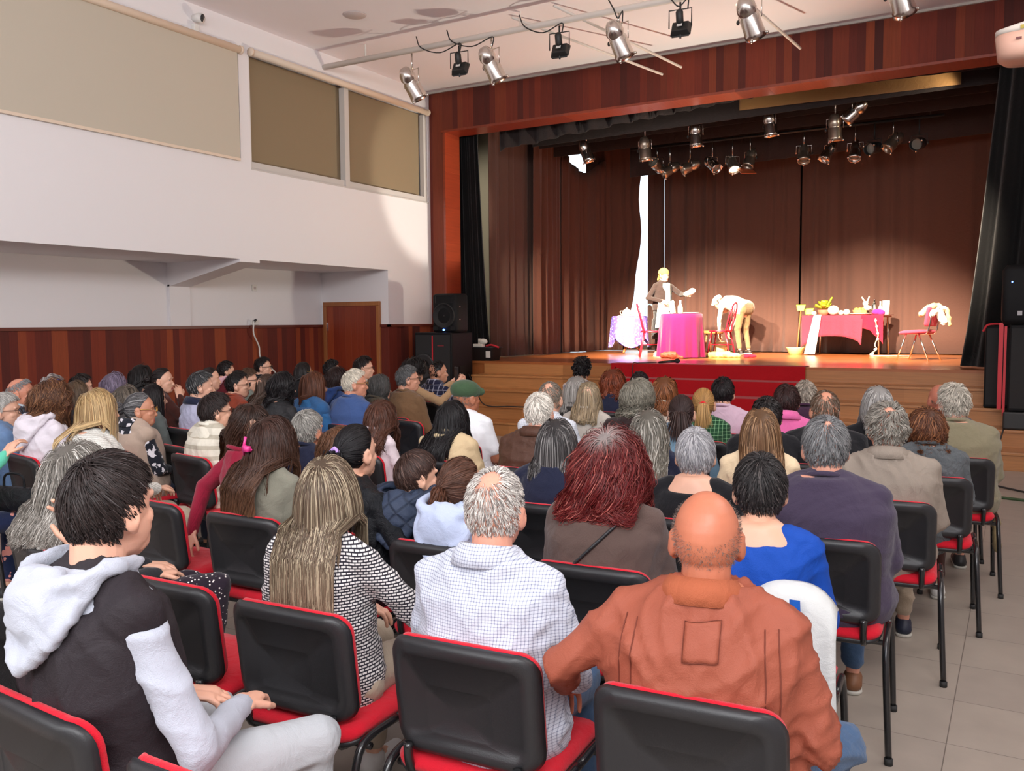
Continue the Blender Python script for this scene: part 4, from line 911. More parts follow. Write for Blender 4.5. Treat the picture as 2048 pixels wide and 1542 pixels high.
A('woman with a glossy black ponytail in a lilac hair tie and black leather jacket', -2.44, 2.88, 1.235, 'woman with the black ponytail', near=1, fem=1, hy=-.1, by=-.25, top=leather, ttype='jacket', legs=navy, girth=1.25, fold=.012, J=dict(el=[(-.24, .06, .74), (.34, .04, .72)], wr=[(-.06, .26, .66), (.2, .3, .66)]),
  hairs=H('tail', s_(18, 15, 18), n=2400, w=.0028, tail=dict(base=s_(18, 15, 18), zend=-.24, spread=.02, out=.02)), extra=scrunch(s_(186, 150, 226)))
quilt = cloth(s_(38, 46, 62), 'quilt', s_(52, 62, 82), 1.1, rough=.6)
A('small boy with dark brown hair in a navy quilted jacket', -2.21, 3.0, 1.12, 'boy in the quilted jacket', near=1, hy=-.55, top=quilt, ttype='jacket', collar='hood', headw=.92, girth=.8, legs=blkc, chr_=False, hairs=H('short', s_(62, 42, 36), length=.075, lift=.1, n=3200, w=.003, vol=.04, clump=.6, grey=s_(110, 84, 74), gfrac=.1))
A('girl with a curly brown ponytail in a light blue hoodie behind the checked shirt', -1.90, 2.88, 1.125, 'girl in the light blue hoodie', near=1, fem=1, headw=.93, girth=.8, hy=-.3, top=cloth(s_(186, 198, 226)), ttype='hoodie', collar='hood', hairs=H('tail', s_(92, 60, 46), n=2000, w=.003, tail=dict(base=s_(84, 52, 40), tip=s_(130, 84, 56), zend=-.32, curl=.022, spread=.02, out=.02), curl=.006))
A('woman with shoulder-length dyed red hair and grey roots in a taupe top', -1.27, 2.88, 1.265, 'woman with the dyed red hair', near=1, fem=1, top=cloth(s_(92, 74, 68)), legs=blkc, girth=1.28, collar='wide', hy=.05,
  hairs=H('bob', s_(104, 32, 32), tip=s_(122, 36, 36), zend=-.125, n=4200, S=16, w=.003, curl=.021, cfreq=44, vol=.2, lift=.5, top=s_(176, 164, 160), grey=s_(170, 90, 80), gfrac=.12), extra=bag_strap)
A('woman with cropped black hair in a royal blue top', -.73, 2.88, 1.225, 'woman in royal blue', near=1, fem=1, top=cloth(s_(18, 72, 168), rough=.7), legs=blkc, collar='wide', girth=1.12, skin=(226, 174, 146), hairs=H('short', s_(40, 36, 36), length=.055, n=3600, w=.0026, vol=.05, grey=s_(84, 78, 76), gfrac=.12))
# ---- fourth row
A('woman with a cropped silver-white haircut in a black scoop-neck top', -1.22, 3.7, 1.195, 'woman with silver cropped hair', near=1, fem=1, top=blkc, collar='wide', girth=1.1, legs=navy, hairs=H('short', s_(188, 186, 188), length=.07, lift=.08, n=3200, w=.003, vol=.06, grey=s_(130, 128, 134), gfrac=.3))
A('woman with a dark grey-streaked bob in a navy jacket', -1.9, 3.7, 1.2, 'woman with the dark bob', near=1, fem=1, top=navy, ttype='jacket', girth=1.12, legs=blkc, hairs=H('bob', s_(66, 62, 62), zend=-.125, n=2600, vol=.12, grey=s_(136, 132, 130), gfrac=.3))
plum = cloth(s_(66, 56, 76), rough=.9)
A('grey-haired man in a wide dark plum jacket', -.67, 3.66, 1.275, 'man in the plum jacket', near=1, skin=ruddy, top=plum, ttype='jacket', girth=1.36, legs=jeans, headw=1.05, hairs=H('short', s_(138, 138, 138), length=.055, n=3200, w=.0028, vol=.05, grey=s_(86, 86, 88), gfrac=.3, thin=.12), shoe=(130, 86, 58))
A('grey-haired man in a dark navy top, left of the pink and white top', -3.5, 3.72, 1.17, 'grey man in navy', near=1, skin=(206, 140, 112), top=navy, legs=blkc, hairs=H('short', s_(172, 168, 160), length=.05, n=2200, vol=.04, grey=s_(110, 106, 102), gfrac=.3))
A('woman with dark cropped hair in a cream padded gilet', -4.52, 3.96, 1.215, 'woman in the cream gilet', near=1, fem=1, hy=-.55, top=cloth(s_(226, 220, 204), 'stripe', s_(190, 182, 164), 2.2, rough=.7), ttype='vest', sleeve=cloth(s_(226, 220, 204)), girth=1.1, hairs=H('short', s_(44, 32, 30), length=.07, n=2200, vol=.08), glasses='dark')
A('woman with greying hair in a black bun, beige gilet and flowered sleeves', -5.22, 3.92, 1.2, 'woman in the beige gilet', near=1, fem=1, hy=-.75, top=cloth(s_(178, 156, 140)), ttype='vest', sleeve=cloth(s_(30, 32, 42), 'flower', s_(225, 220, 225)), slen=.6, girth=1.12, collar='shirt', skin=(200, 140, 112), hairs=H('bun', s_(72, 70, 72), n=1800, grey=s_(150, 148, 148), gfrac=.2, bunr=.05), glasses='gold')
A('woman with long straight blond hair in a chunky white knit sweater', -4.54, 3.13, 1.30, 'woman in the white knit', near=1, fem=1, hy=-.6, by=-.3, top=cloth(s_(240, 238, 230), 'knit', s_(200, 198, 190)), ttype='sweater', legs=beigep, girth=1.38, fold=.01, J=dict(el=[(-.24, .05, .74), (.36, .03, .74)], wr=[(-.05, .26, .68), (.14, .3, .70)]),
  hairs=H('long', s_(196, 164, 116), tip=s_(226, 200, 156), length=.5, zend=-.29, n=3000, S=18, vol=.08, clump=.6, grey=s_(150, 116, 78), gfrac=.25))
def headband(rt, j, hc, HM, ncc, garment, sh, pel):
    g = G(); a = np.linspace(0, PI, 20); V = []
    for q in a:
        for dy in (-.022, .022): V.append((.086 * math.cos(q), .035 + dy, .0 + .122 * math.sin(q)))
    F = [(2 * i, 2 * i + 1, 2 * i + 3, 2 * i + 2) for i in range(19)]; g.add(V, F)
    Vv, Ff = g.arr(); o = link('headband', mesh_np('headband', Vv @ HM.T + hc, Ff, cloth(s_(52, 66, 150), 'flower', s_(210, 214, 240), .5)), rt); md = o.modifiers.new('s', 'SOLIDIFY'); md.thickness = .006
A('woman with curly brown hair, a blue patterned headband and a pale hooded top', -5.5, 3.46, 1.30, 'woman with the blue headband', near=1, fem=1, hy=-.85, top=cloth(s_(222, 214, 222)), ttype='hoodie', collar='hood', girth=1.2, hairs=H('curly', s_(96, 62, 44), zend=-.16, n=2600, curl=.02, cfreq=70, vol=.28, lift=.6, grey=s_(150, 104, 72), gfrac=.3), extra=headband)
A('white-haired person with glasses in a denim-blue shirt at the left edge', -6.0, 3.44, 1.2, 'white-haired person in denim blue', near=1, fem=1, hy=-.9, top=cloth(s_(92, 120, 160), 'denim', s_(112, 140, 176)), collar='shirt', girth=1.15, hairs=H('short', s_(190, 186, 180), length=.06, n=1800, vol=.08), glasses='dark')
def handbag(rt, j, hc, HM, ncc, garment, sh, pel): pass
A('person in a sea-green cardigan and floral navy trousers, mostly outside the left edge', -5.22, 2.58, 1.2, 'person in the sea-green cardigan', near=1, fem=1, top=cloth(s_(96, 196, 166)), ttype='jacket', legs=cloth(s_(28, 38, 70), 'flower', s_(226, 150, 140), 2.5), J=dict(wr=[(-.09, .27, .66), (.2, .33, .92)], el=[(-.22, .05, .72), (.24, .18, .76)]), hairs=H('bob', DKB, zend=-.15))
# ---- fifth and sixth rows, right block
taupe = cloth(s_(150, 138, 126), rough=.75)
A('man with curly grey hair in a beige raincoat', -.55, 4.53, 1.255, 'man in the beige raincoat', near=1, skin=ruddy, top=taupe, ttype='coat', collar='shirt', girth=1.2, fold=.012, legs=beigep, shoe=(34, 40, 60), hairs=H('short', s_(150, 144, 134), length=.05, n=2400, curl=.008, cfreq=90, vol=.06, thin=.2))
A('woman with a smooth light brown bob in a cream top', -1.15, 4.53, 1.205, 'woman with the light brown bob', near=1, fem=1, top=cloth(s_(232, 208, 172)), girth=1.05, legs=blkc, hairs=H('bob', s_(124, 90, 62), tip=s_(110, 76, 52), zend=-.16, n=2400, vol=.14, grey=s_(166, 130, 96), gfrac=.25))
A('woman with long wavy grey hair in a dark navy top', -1.76, 4.53, 1.175, 'woman with long grey waves', near=1, fem=1, top=navy, girth=1.05, legs=blkc, hairs=H('long', s_(120, 114, 104), tip=s_(132, 122, 106), length=.4, zend=-.31, n=2400, curl=.013, cfreq=46, vol=.12, grey=s_(176, 170, 160), gfrac=.25))
A('white-haired man in a brown leather jacket', -2.44, 4.53, 1.245, 'white-haired man in brown leather', near=1, skin=ruddy, top=cloth(s_(84, 56, 44), rough=.45), ttype='jacket', girth=1.2, collar='shirt', legs=blkc, hairs=H('short', s_(236, 228, 216), length=.045, n=2200, vol=.05))
A('woman with long glossy black hair in a beige jacket', -3.06, 4.53, 1.18, 'woman with long black hair', near=1, fem=1, top=cloth(s_(214, 190, 150), rough=.7), ttype='jacket', girth=1.12, hy=-.15, legs=beigep, hairs=H('long', s_(24, 20, 22), length=.4, zend=-.26, n=2200, vol=.06, curl=.008, cfreq=30))
A('girl with wavy chestnut hair in a pink and white top', -3.62, 4.53, 1.155, 'girl with chestnut hair', near=1, fem=1, headw=.93, girth=.85, top=cloth(s_(238, 222, 228)), legs=jeans, hairs=H('long', s_(92, 56, 42), length=.3, zend=-.2, n=1900, curl=.012, cfreq=44, vol=.12))
def flatcap(rt, j, hc, HM, ncc, garment, sh, pel):
    g = G(); g.ell((0, -.01, .045), (.098, .118, .075), rotm(0, -.12), 24); g.cap((-.05, .09, .03), (.05, .09, .03), .03, .03)
    V, F = g.arr(); V, F, N = remesh(V @ HM.T + hc, F, .008, 3); link('cap', mesh_np('cap', V, F, cloth(s_(64, 88, 62))), rt)
A('man in a green flat cap and white t-shirt', -3.42, 5.26, 1.245, 'man in the green cap', near=1, hy=-.35, skin=(176, 112, 84), top=cloth(s_(240, 242, 246)), slen=.4, girth=1.12, legs=jeans, hairs=H('short', s_(120, 112, 104), length=.012, n=900, cap=False, thmin=60), extra=flatcap)
A('woman with reddish brown curls in a fuzzy blue-grey shawl coat', -.44, 5.3, 1.175, 'woman in the grey wool coat', near=1, fem=1, top=cloth(s_(98, 104, 108), rough=1, wstr=.8), ttype='coat', girth=1.12, legs=cloth(s_(70, 40, 34)), shoe=(226, 224, 220), hairs=H('curly', s_(100, 60, 40), zend=-.085, n=2000, curl=.010, cfreq=90, vol=.08, grey=s_(150, 98, 64), gfrac=.25))
A('woman with a ruffled grey-white bob in a black jacket', -.78, 5.95, 1.24, 'woman with the ruffled white bob', near=1, fem=1, top=blkc, legs=blkc, hairs=H('bob', s_(186, 182, 178), zend=-.13, n=1500, vol=.1, grey=s_(120, 116, 114), gfrac=.25, S=10))
A('person with short dark hair in a black top, in front of the light brown bob', -1.31, 5.3, 1.20, 'dark-haired person in black', top=blkc, legs=blkc, girth=1.1, hairs=H('short', s_(34, 28, 28), n=900, vol=.1))
A('woman with a dark brown ponytail in a frayed denim jacket', -1.84, 5.3, 1.2, 'woman in the frayed denim jacket', near=1, fem=1, top=cloth(s_(98, 132, 156), 'denim', s_(130, 160, 180)), ttype='jacket', collar='shirt', girth=1.15, hairs=H('tail', s_(52, 36, 34), n=1500, tail=dict(base=s_(60, 42, 38), zend=-.18, spread=.024, out=.02)))
A('woman with curly grey hair and a dark brown jacket, head turned', -2.16, 5.36, 1.285, 'woman with curly grey hair', near=1, fem=1, hy=-.45, top=cloth(s_(50, 36, 36)), ttype='jacket', girth=1.25, skin=(210, 150, 124), hairs=H('curly', s_(142, 136, 122), zend=-.09, n=2400, curl=.010, cfreq=110, vol=.12, lift=.5))
A('balding grey man in a white shirt, behind the white-haired man in leather', -2.77, 5.3, 1.255, 'balding grey man in white', near=1, top=cloth(s_(226, 230, 238), 'check', s_(170, 176, 190), 1.6), collar='shirt', hairs=H('short', s_(128, 118, 106), length=.04, n=1500, thin=.3))
A('thinning brown-haired man in a black jacket, right of the pink shirt', -1.0, 5.42, 1.245, 'thinning man in black', near=1, top=blkc, ttype='jacket', girth=1.25, skin=(214, 150, 122), hairs=H('short', s_(98, 76, 60), length=.045, n=1500, thin=.35, grey=s_(140, 124, 110), gfrac=.3))
A('white-haired man in an olive tweed jacket at the aisle', -.36, 6.08, 1.255, 'man in the olive jacket', near=1, skin=ruddy, top=cloth(s_(132, 124, 100), rough=1), ttype='jacket', girth=1.36, hy=.5, legs=beigep, hairs=H('short', s_(196, 188, 174), length=.05, n=2000, curl=.005, cfreq=60, vol=.1))
A('bald reddish-headed man in front of the olive tweed jacket', -.49, 6.86, 1.21, 'bald man near the front', skin=(184, 112, 90), top=cloth(s_(70, 66, 84)), hairs=H('buzz', s_(120, 90, 76), length=.01, n=500, S=4, thmin=80, cap=False, w=.004))
A('woman with a straight silver bob in a black leather jacket, before the bearded man', -2.95, 6.08, 1.245, 'woman with the silver bob', near=1, fem=1, top=cloth(s_(40, 36, 34), rough=.5), ttype='jacket', girth=1.15, hairs=H('bob', s_(166, 160, 154), zend=-.13, n=1300, vol=.06, S=10))
A('woman with thin ash-blond hair half hidden right of the balding grey man', -2.80, 5.98, 1.22, 'woman with ash-blond hair', fem=1, chr_=False, top=cloth(s_(196, 188, 178)), hairs=H('bob', s_(160, 140, 112), zend=-.16, n=700))
A('woman with a blond ponytail in a red hair tie and a green plaid top', -1.95, 6.08, 1.185, 'woman with the blond ponytail', near=1, fem=1, top=cloth(s_(30, 70, 44), 'plaid', s_(150, 200, 150), .5), girth=1.05, hairs=H('tail', s_(176, 132, 78), n=1400, tail=dict(base=s_(190, 150, 96), zend=-.16, spread=.016, out=.02)), extra=scrunch(s_(220, 50, 50)))
A('person with a dark brown crop in a bright pink shirt', -1.42, 6.3, 1.205, 'person in the pink shirt', near=1, fem=1, top=cloth(s_(232, 110, 170)), collar='shirt', hairs=H('short', s_(58, 34, 32), length=.07, n=1100, vol=.12))
A('short-black-haired man in a pale lilac shirt', -1.95, 6.55, 1.23, 'man in the lilac shirt', near=1, top=cloth(s_(208, 178, 196)), girth=1.1, hairs=H('short', s_(30, 22, 24), length=.04, n=1300, vol=.08))
A('woman with ginger-brown curls in a cream top near the front', -2.53, 6.86, 1.2, 'woman with ginger curls', fem=1, top=cloth(s_(214, 204, 188)), hairs=H('curly', s_(138, 84, 50), zend=-.14, n=800, curl=.012, cfreq=80, vol=.2))
A('grey-haired person in a dark purple top near the front', -1.48, 7.2, 1.175, 'person in dark purple', top=cloth(s_(66, 40, 62)), hairs=H('short', s_(166, 154, 140), n=800, vol=.1))
A('woman with auburn curls in a navy top with a green collar', -3.31, 7.6, 1.205, 'woman with auburn curls', fem=1, top=navy, collar_m=cloth(s_(60, 160, 80)), girth=1.15, hairs=H('curly', s_(128, 62, 38), zend=-.12, n=900, curl=.014, cfreq=80, vol=.3))
A('person with short dark hair just right of the auburn curls', -3.1, 7.75, 1.18, 'dark-haired person by the auburn curls', top=cloth(s_(44, 40, 50)), hairs=H('short', s_(36, 28, 30), n=700, vol=.1), chr_=False)
A('bearded man with tousled black hair in the front row before the red carpet', -4.05, 8.49, 1.265, 'bearded man in the front row', skin=(200, 140, 110), top=cloth(s_(190, 176, 164), 'flower', s_(110, 116, 150), 2), hairs=H('short', s_(24, 18, 20), n=900, vol=.16, lift=.5, curl=.008))
# ---- left block, further rows
A('bald-crowned grey man in a navy sweater with a pale blue collar', -6.85, 4.06, 1.25, 'grey man with the pale blue collar', near=1, hy=-.8, skin=(206, 138, 112), top=cloth(s_(34, 44, 64)), collar='shirt', collar_m=cloth(s_(200, 220, 232)), hairs=H('short', s_(142, 140, 140), n=1400, thmin=48, cap=False, length=.035))
A('grey-haired person mostly hidden behind the blue headband', -7.28, 4.6, 1.225, 'grey person behind the headband', hy=-.7, top=blkc, hairs=H('short', s_(160, 152, 150), n=700, vol=.12))
A('person of whom only a dark crown shows, third head from the left wall side', -7.55, 5.05, 1.205, 'person with the dark crown', hy=-.6, top=blkc, hairs=H('short', s_(42, 34, 32), n=700, vol=.1))
A('woman with a straight brown bob in black, left of the long blond hair', -7.0, 4.63, 1.185, 'woman with the brown bob', near=1, fem=1, hy=-.5, top=blkc, hairs=H('bob', s_(98, 78, 60), zend=-.14, n=1300, vol=.14))
A('elderly woman with fluffy purple-grey hair', -7.6, 5.42, 1.19, 'woman with purple-grey hair', fem=1, hy=-.4, top=navy, hairs=H('curly', s_(132, 118, 140), zend=-.08, n=900, vol=.25, curl=.01, cfreq=60))
A('woman with short grey-brown hair behind the black bun', -6.05, 4.42, 1.185, 'woman with grey-brown hair', fem=1, hy=-.4, top=cloth(s_(60, 56, 56)), hairs=H('curly', s_(96, 86, 76), zend=-.1, n=900, vol=.2, curl=.008))
A('woman with full black hair and a yellow hair clip, by the wood panelling', -7.75, 5.85, 1.25, 'woman with the yellow hair clip', fem=1, hy=-.5, top=blkc, hairs=H('bob', s_(26, 20, 20), zend=-.2, n=900, vol=.25))
A('dark-haired woman in a brown jacket resting her face on her hand', -6.92, 5.45, 1.26, 'woman resting her face on her hand', near=1, fem=1, hy=-1.05, armpose='chin', top=cloth(s_(72, 36, 30)), ttype='jacket', hairs=H('bun', s_(34, 26, 26), n=1200, bunr=.035))
A('woman with straight black hair in a grey-green top, behind the beige gilet', -6.12, 4.72, 1.185, 'woman in the grey-green top', near=1, fem=1, hy=-.6, top=cloth(s_(92, 98, 96)), hairs=H('long', s_(26, 20, 22), length=.3, zend=-.2, n=1100, S=12))
A('man with thick dark grey hair in a lavender-grey polo shirt', -5.78, 4.92, 1.275, 'man in the lavender polo', near=1, hy=-.7, top=cloth(s_(176, 176, 200)), collar='shirt', collar_m=navy, hairs=H('short', s_(58, 58, 60), length=.06, n=1500, vol=.1, grey=s_(130, 128, 126), gfrac=.2))
A('dark-haired woman in maroon behind the lavender polo', -7.2, 6.25, 1.22, 'woman in maroon', fem=1, hy=-.9, top=cloth(s_(92, 24, 32)), hairs=H('bun', s_(40, 28, 26), n=600, bunr=.035))
A('short-black-haired person in maroon with a pale pink scarf by the panelling', -8.3, 7.45, 1.215, 'person with the pink scarf', hy=-.6, top=cloth(s_(100, 28, 38)), collar='hood', collar_m=cloth(s_(226, 176, 186)), hairs=H('short', s_(34, 26, 26), n=600, vol=.08))
A('black-haired man with dark-rimmed glasses in a rust collar, left of the burgundy sweater', -6.14, 5.64, 1.23, 'black-haired man with dark-rimmed glasses', near=1, hy=-.85, top=cloth(s_(140, 60, 40)), hairs=H('short', s_(32, 26, 26), n=1100, vol=.1), glasses='dark')
A('boy with brown hair and sunglasses in a grey-green top', -6.76, 6.34, 1.21, 'boy with sunglasses', near=1, hy=-.9, top=cloth(s_(112, 120, 112)), hairs=H('short', s_(88, 64, 48), length=.07, n=1000, vol=.1), glasses='dark')
A('young man with glasses in a black t-shirt beside the hanging white cable', -7.87, 7.63, 1.26, 'young man by the cable', near=1, hy=-1.0, top=blkc, slen=.4, hairs=H('short', s_(32, 26, 26), n=900, vol=.08), glasses='dark')
A('person with wavy black hair in a black leather jacket', -5.12, 5.16, 1.275, 'person in the black jacket', near=1, hy=-.6, top=cloth(s_(42, 42, 44), rough=.5), ttype='jacket', girth=1.12, hairs=H('curly', s_(30, 26, 28), zend=-.12, n=1300, curl=.012, cfreq=60, vol=.18))
A('woman with long brown hair behind the wavy black hair', -5.85, 5.72, 1.22, 'woman behind the wavy black hair', fem=1, hy=-.4, top=cloth(s_(72, 56, 46)), hairs=H('long', s_(70, 50, 38), length=.3, zend=-.22, n=800))
A('woman with a reddish brown bob in a grey and blue jacket with a white patch', -5.15, 5.56, 1.255, 'woman in the grey and blue jacket', near=1, fem=1, hy=-.75, top=cloth(s_(48, 92, 140)), ttype='vest', sleeve=cloth(s_(48, 100, 150)), girth=1.15, hairs=H('bob', s_(98, 58, 40), zend=-.12, n=1300, vol=.14), chr_=True)
A('woman with sunglasses pushed up on her dark hair near the door', -7.1, 7.5, 1.23, 'woman with sunglasses on her hair', fem=1, hy=-.9, top=blkc, hairs=H('long', s_(30, 24, 24), length=.3, zend=-.2, n=700), glasses='gold')
A('woman with dark brown hair in a blue jacket with a pale collar', -5.77, 6.55, 1.235, 'woman in the blue jacket', near=1, fem=1, hy=-.5, top=cloth(s_(34, 56, 104)), ttype='jacket', collar='hood', hairs=H('curly', s_(44, 26, 24), zend=-.13, n=1000, vol=.2, curl=.01))
A('person with short black hair just left of the door frame', -7.25, 8.15, 1.215, 'person left of the door frame', hy=-.5, top=blkc, hairs=H('short', s_(24, 20, 22), n=600, vol=.1))
A('white-haired man with gold-rimmed glasses in a blue sweater', -4.82, 5.7, 1.275, 'man in the blue sweater', near=1, hy=-.85, skin=(214, 148, 120), top=cloth(s_(62, 86, 136)), ttype='sweater', girth=1.25, hairs=H('short', s_(234, 224, 206), length=.05, n=1700, vol=.08), glasses='gold')
A('dark-haired man with red-brown glasses just right of the door frame', -6.03, 7.28, 1.305, 'man right of the door frame', near=1, hy=-.95, top=cloth(s_(196, 180, 166)), hairs=H('short', s_(38, 28, 26), length=.055, n=1100, vol=.12), glasses='dark')
A('person with wavy dark grey hair in a dark olive jacket', -4.95, 6.18, 1.205, 'person in the dark olive jacket', near=1, hy=-.7, top=cloth(s_(74, 66, 54)), ttype='jacket', hairs=H('curly', s_(84, 82, 80), zend=-.1, n=1100, vol=.14, curl=.008))
def phone(rt, j, hc, HM, ncc, garment, sh, pel): pass
ph_ = A('curly black-haired man in a beige sweater holding up a phone', -5.41, 7.33, 1.29, 'man holding up the phone', near=1, hy=-.5, by=-.5, top=cloth(s_(176, 142, 106)), ttype='sweater', hairs=H('curly', s_(26, 20, 20), zend=-.02, n=1000, curl=.012, cfreq=90, vol=.3, lift=.8),
  J=dict(el=[(-.12, .24, .84), (.24, .22, .84)], wr=[(.05, .46, 1.02), (.17, .46, 1.02)], palm=[(1, 0, 0), (-1, 0, 0)]))
M_ = Matrix.Rotation(-.5, 3, 'Z'); q = Vector(ph_.location) + M_ @ Vector((.11, .47, 1.11))
pho = tag(obj('smartphone', G().box(-.04, .04, -.005, .005, -.075, .075), plain('black_gloss', (.02, .02, .022), .25), None, loc=q, bevel=.004), 'dark smartphone held up by the curly black-haired man', 'phone'); pho.rotation_euler = (0, 0, -.5)
A('grey-haired man with glasses in a brown sweater', -4.78, 6.38, 1.275, 'man in the brown sweater', near=1, hy=-.8, skin=(214, 156, 130), top=cloth(s_(112, 84, 58)), ttype='sweater', girth=1.2, hairs=H('short', s_(98, 98, 98), length=.05, n=1500, vol=.08), glasses='dark')
A('man with faded short black hair in a navy plaid shirt beside the speaker stack', -5.38, 7.72, 1.255, 'man in the navy plaid shirt', near=1, hy=-.75, skin=(200, 144, 116), top=cloth(s_(34, 34, 58), 'plaid', s_(190, 190, 210), 1.1), collar='shirt', hairs=H('short', s_(30, 24, 24), n=900, length=.02, lift=.6))
# empty chairs the photo shows
for x, y, rz, lb in ((-1.28, 1.06, .0, 'empty red stacking chair whose corner shows at the bottom edge, right of the hoodie'), (-2.40, 1.86, .03, 'empty stacking chair directly behind the hooded youth, between two people'),
    (-3.56, 2.70, -.05, 'empty stacking chair in front of the woman in dotted trousers'), (-5.0, 4.02, -.2, 'empty stacking chair between the cream gilet and the white knit'), (-4.55, 6.0, -.2, 'empty stacking chair left of the long black hair, in a middle row'), (-2.56, 3.58, 0, 'empty stacking chair behind the boy in the quilted jacket')):
    chair(x, y, rz, lb)
# jacket on a chair back, handbag, loose coat
g = G(); V = []; n = 14
for k in range(16):
    t = k / 15
    for i in range(n):
        u = i / (n - 1) - .5; w = .27 + .03 * t; f = .012 * math.sin(u * 22 + t * 2) * (.3 + t)
        if t < .12: V.append((u * w * .9, .05 - t * .7, .835 + .01 * math.sin(t * 20) - .07 * (2 * abs(u)) ** 3))
        else: V.append((u * w, -.04 - .045 * (t - .12) + f - .02, .835 - (t - .12) * .62 - .07 * (2 * abs(u)) ** 3))
F = [(k * n + i, k * n + i + 1, (k + 1) * n + i + 1, (k + 1) * n + i) for k in range(15) for i in range(n - 1)]
jk = thing('hung_jacket', 'white jacket with a royal blue stripe hanging over a chair back beside the rust jacket', 'jacket', (-.585, 2.70, 0), .05)
g.add(V, F); o = obj('jacket_cloth', g, cloth(s_(214, 216, 214), rough=.7), jk, True); md = o.modifiers.new('s', 'SOLIDIFY'); md.thickness = .012
g = G(); V = [(x, -.092 - .045 * t + .012 * math.sin(.3 * 22 + t * 2) * (.3 + t) - .004, .83 - t * .55) for t in np.linspace(.0, 1, 12) for x in (.01 + .03 * t, .04 + .03 * t)]
g.add(V, [(2 * i, 2 * i + 1, 2 * i + 3, 2 * i + 2) for i in range(11)]); o = obj('stripe', g, cloth(s_(20, 84, 170)), jk, True, ); md = o.modifiers.new('s', 'SOLIDIFY'); md.thickness = .006
hb = thing('handbag', 'dark red leather handbag held beside the checked shirt', 'handbag', (-1.53, 2.36, .56), .3)
g = G(); g.cap((-.1, 0, .09), (.1, 0, .09), .07, .07, 14, ((0, 1, 0), .6)); g.cap((-.12, 0, .02), (.12, 0, .02), .07, .07, 14, ((0, 1, 0), .6)); V, F, N = remesh(*g.arr(), .012, 3); link('bag_body', mesh_np('bag_body', V, F, cloth(s_(120, 24, 34), rough=.4)), hb)
obj('bag_handle', G().tube(smooth_path([(-.08, 0, .13), (-.06, 0, .22), (.06, 0, .22), (.08, 0, .13)], 5), .008), cloth(s_(100, 20, 30), rough=.4), hb, True)
hb = thing('handbag', 'black handbag on the lap of the person in sea-green', 'handbag', (-5.0, 2.9, .6), .2)
g = G(); g.cap((-.1, 0, .05), (.1, 0, .05), .08, .08, 14, ((0, 1, 0), .6)); V, F, N = remesh(*g.arr(), .012, 3); link('bag_body', mesh_np('bag_body', V, F, leather), hb)
obj('bag_handle', G().tube(smooth_path([(-.08, 0, .1), (-.06, 0, .19), (.06, 0, .19), (.08, 0, .1)], 5), .007), leather, hb, True)
ct = thing('draped_coat', 'beige coat tails hanging off the seat of the man in olive at the aisle', 'coat', (-.2, 6.05, 0), 0)
g = G(); g.cap((-.06, .05, .46), (.08, .1, .40), .05, .04, 10, ((0, 1, 0), .8)); g.cap((.08, .1, .42), (.10, .12, .24), .045, .055, 10, ((1, 0, 0), .5)); V, F, N = remesh(*g.arr(), .014, 3); V += N * (.01 * fold_noise(V, 5, 30))[:, None]; link('coat_cloth', mesh_np('coat_cloth', V, F, cloth(s_(150, 132, 96))), ct)
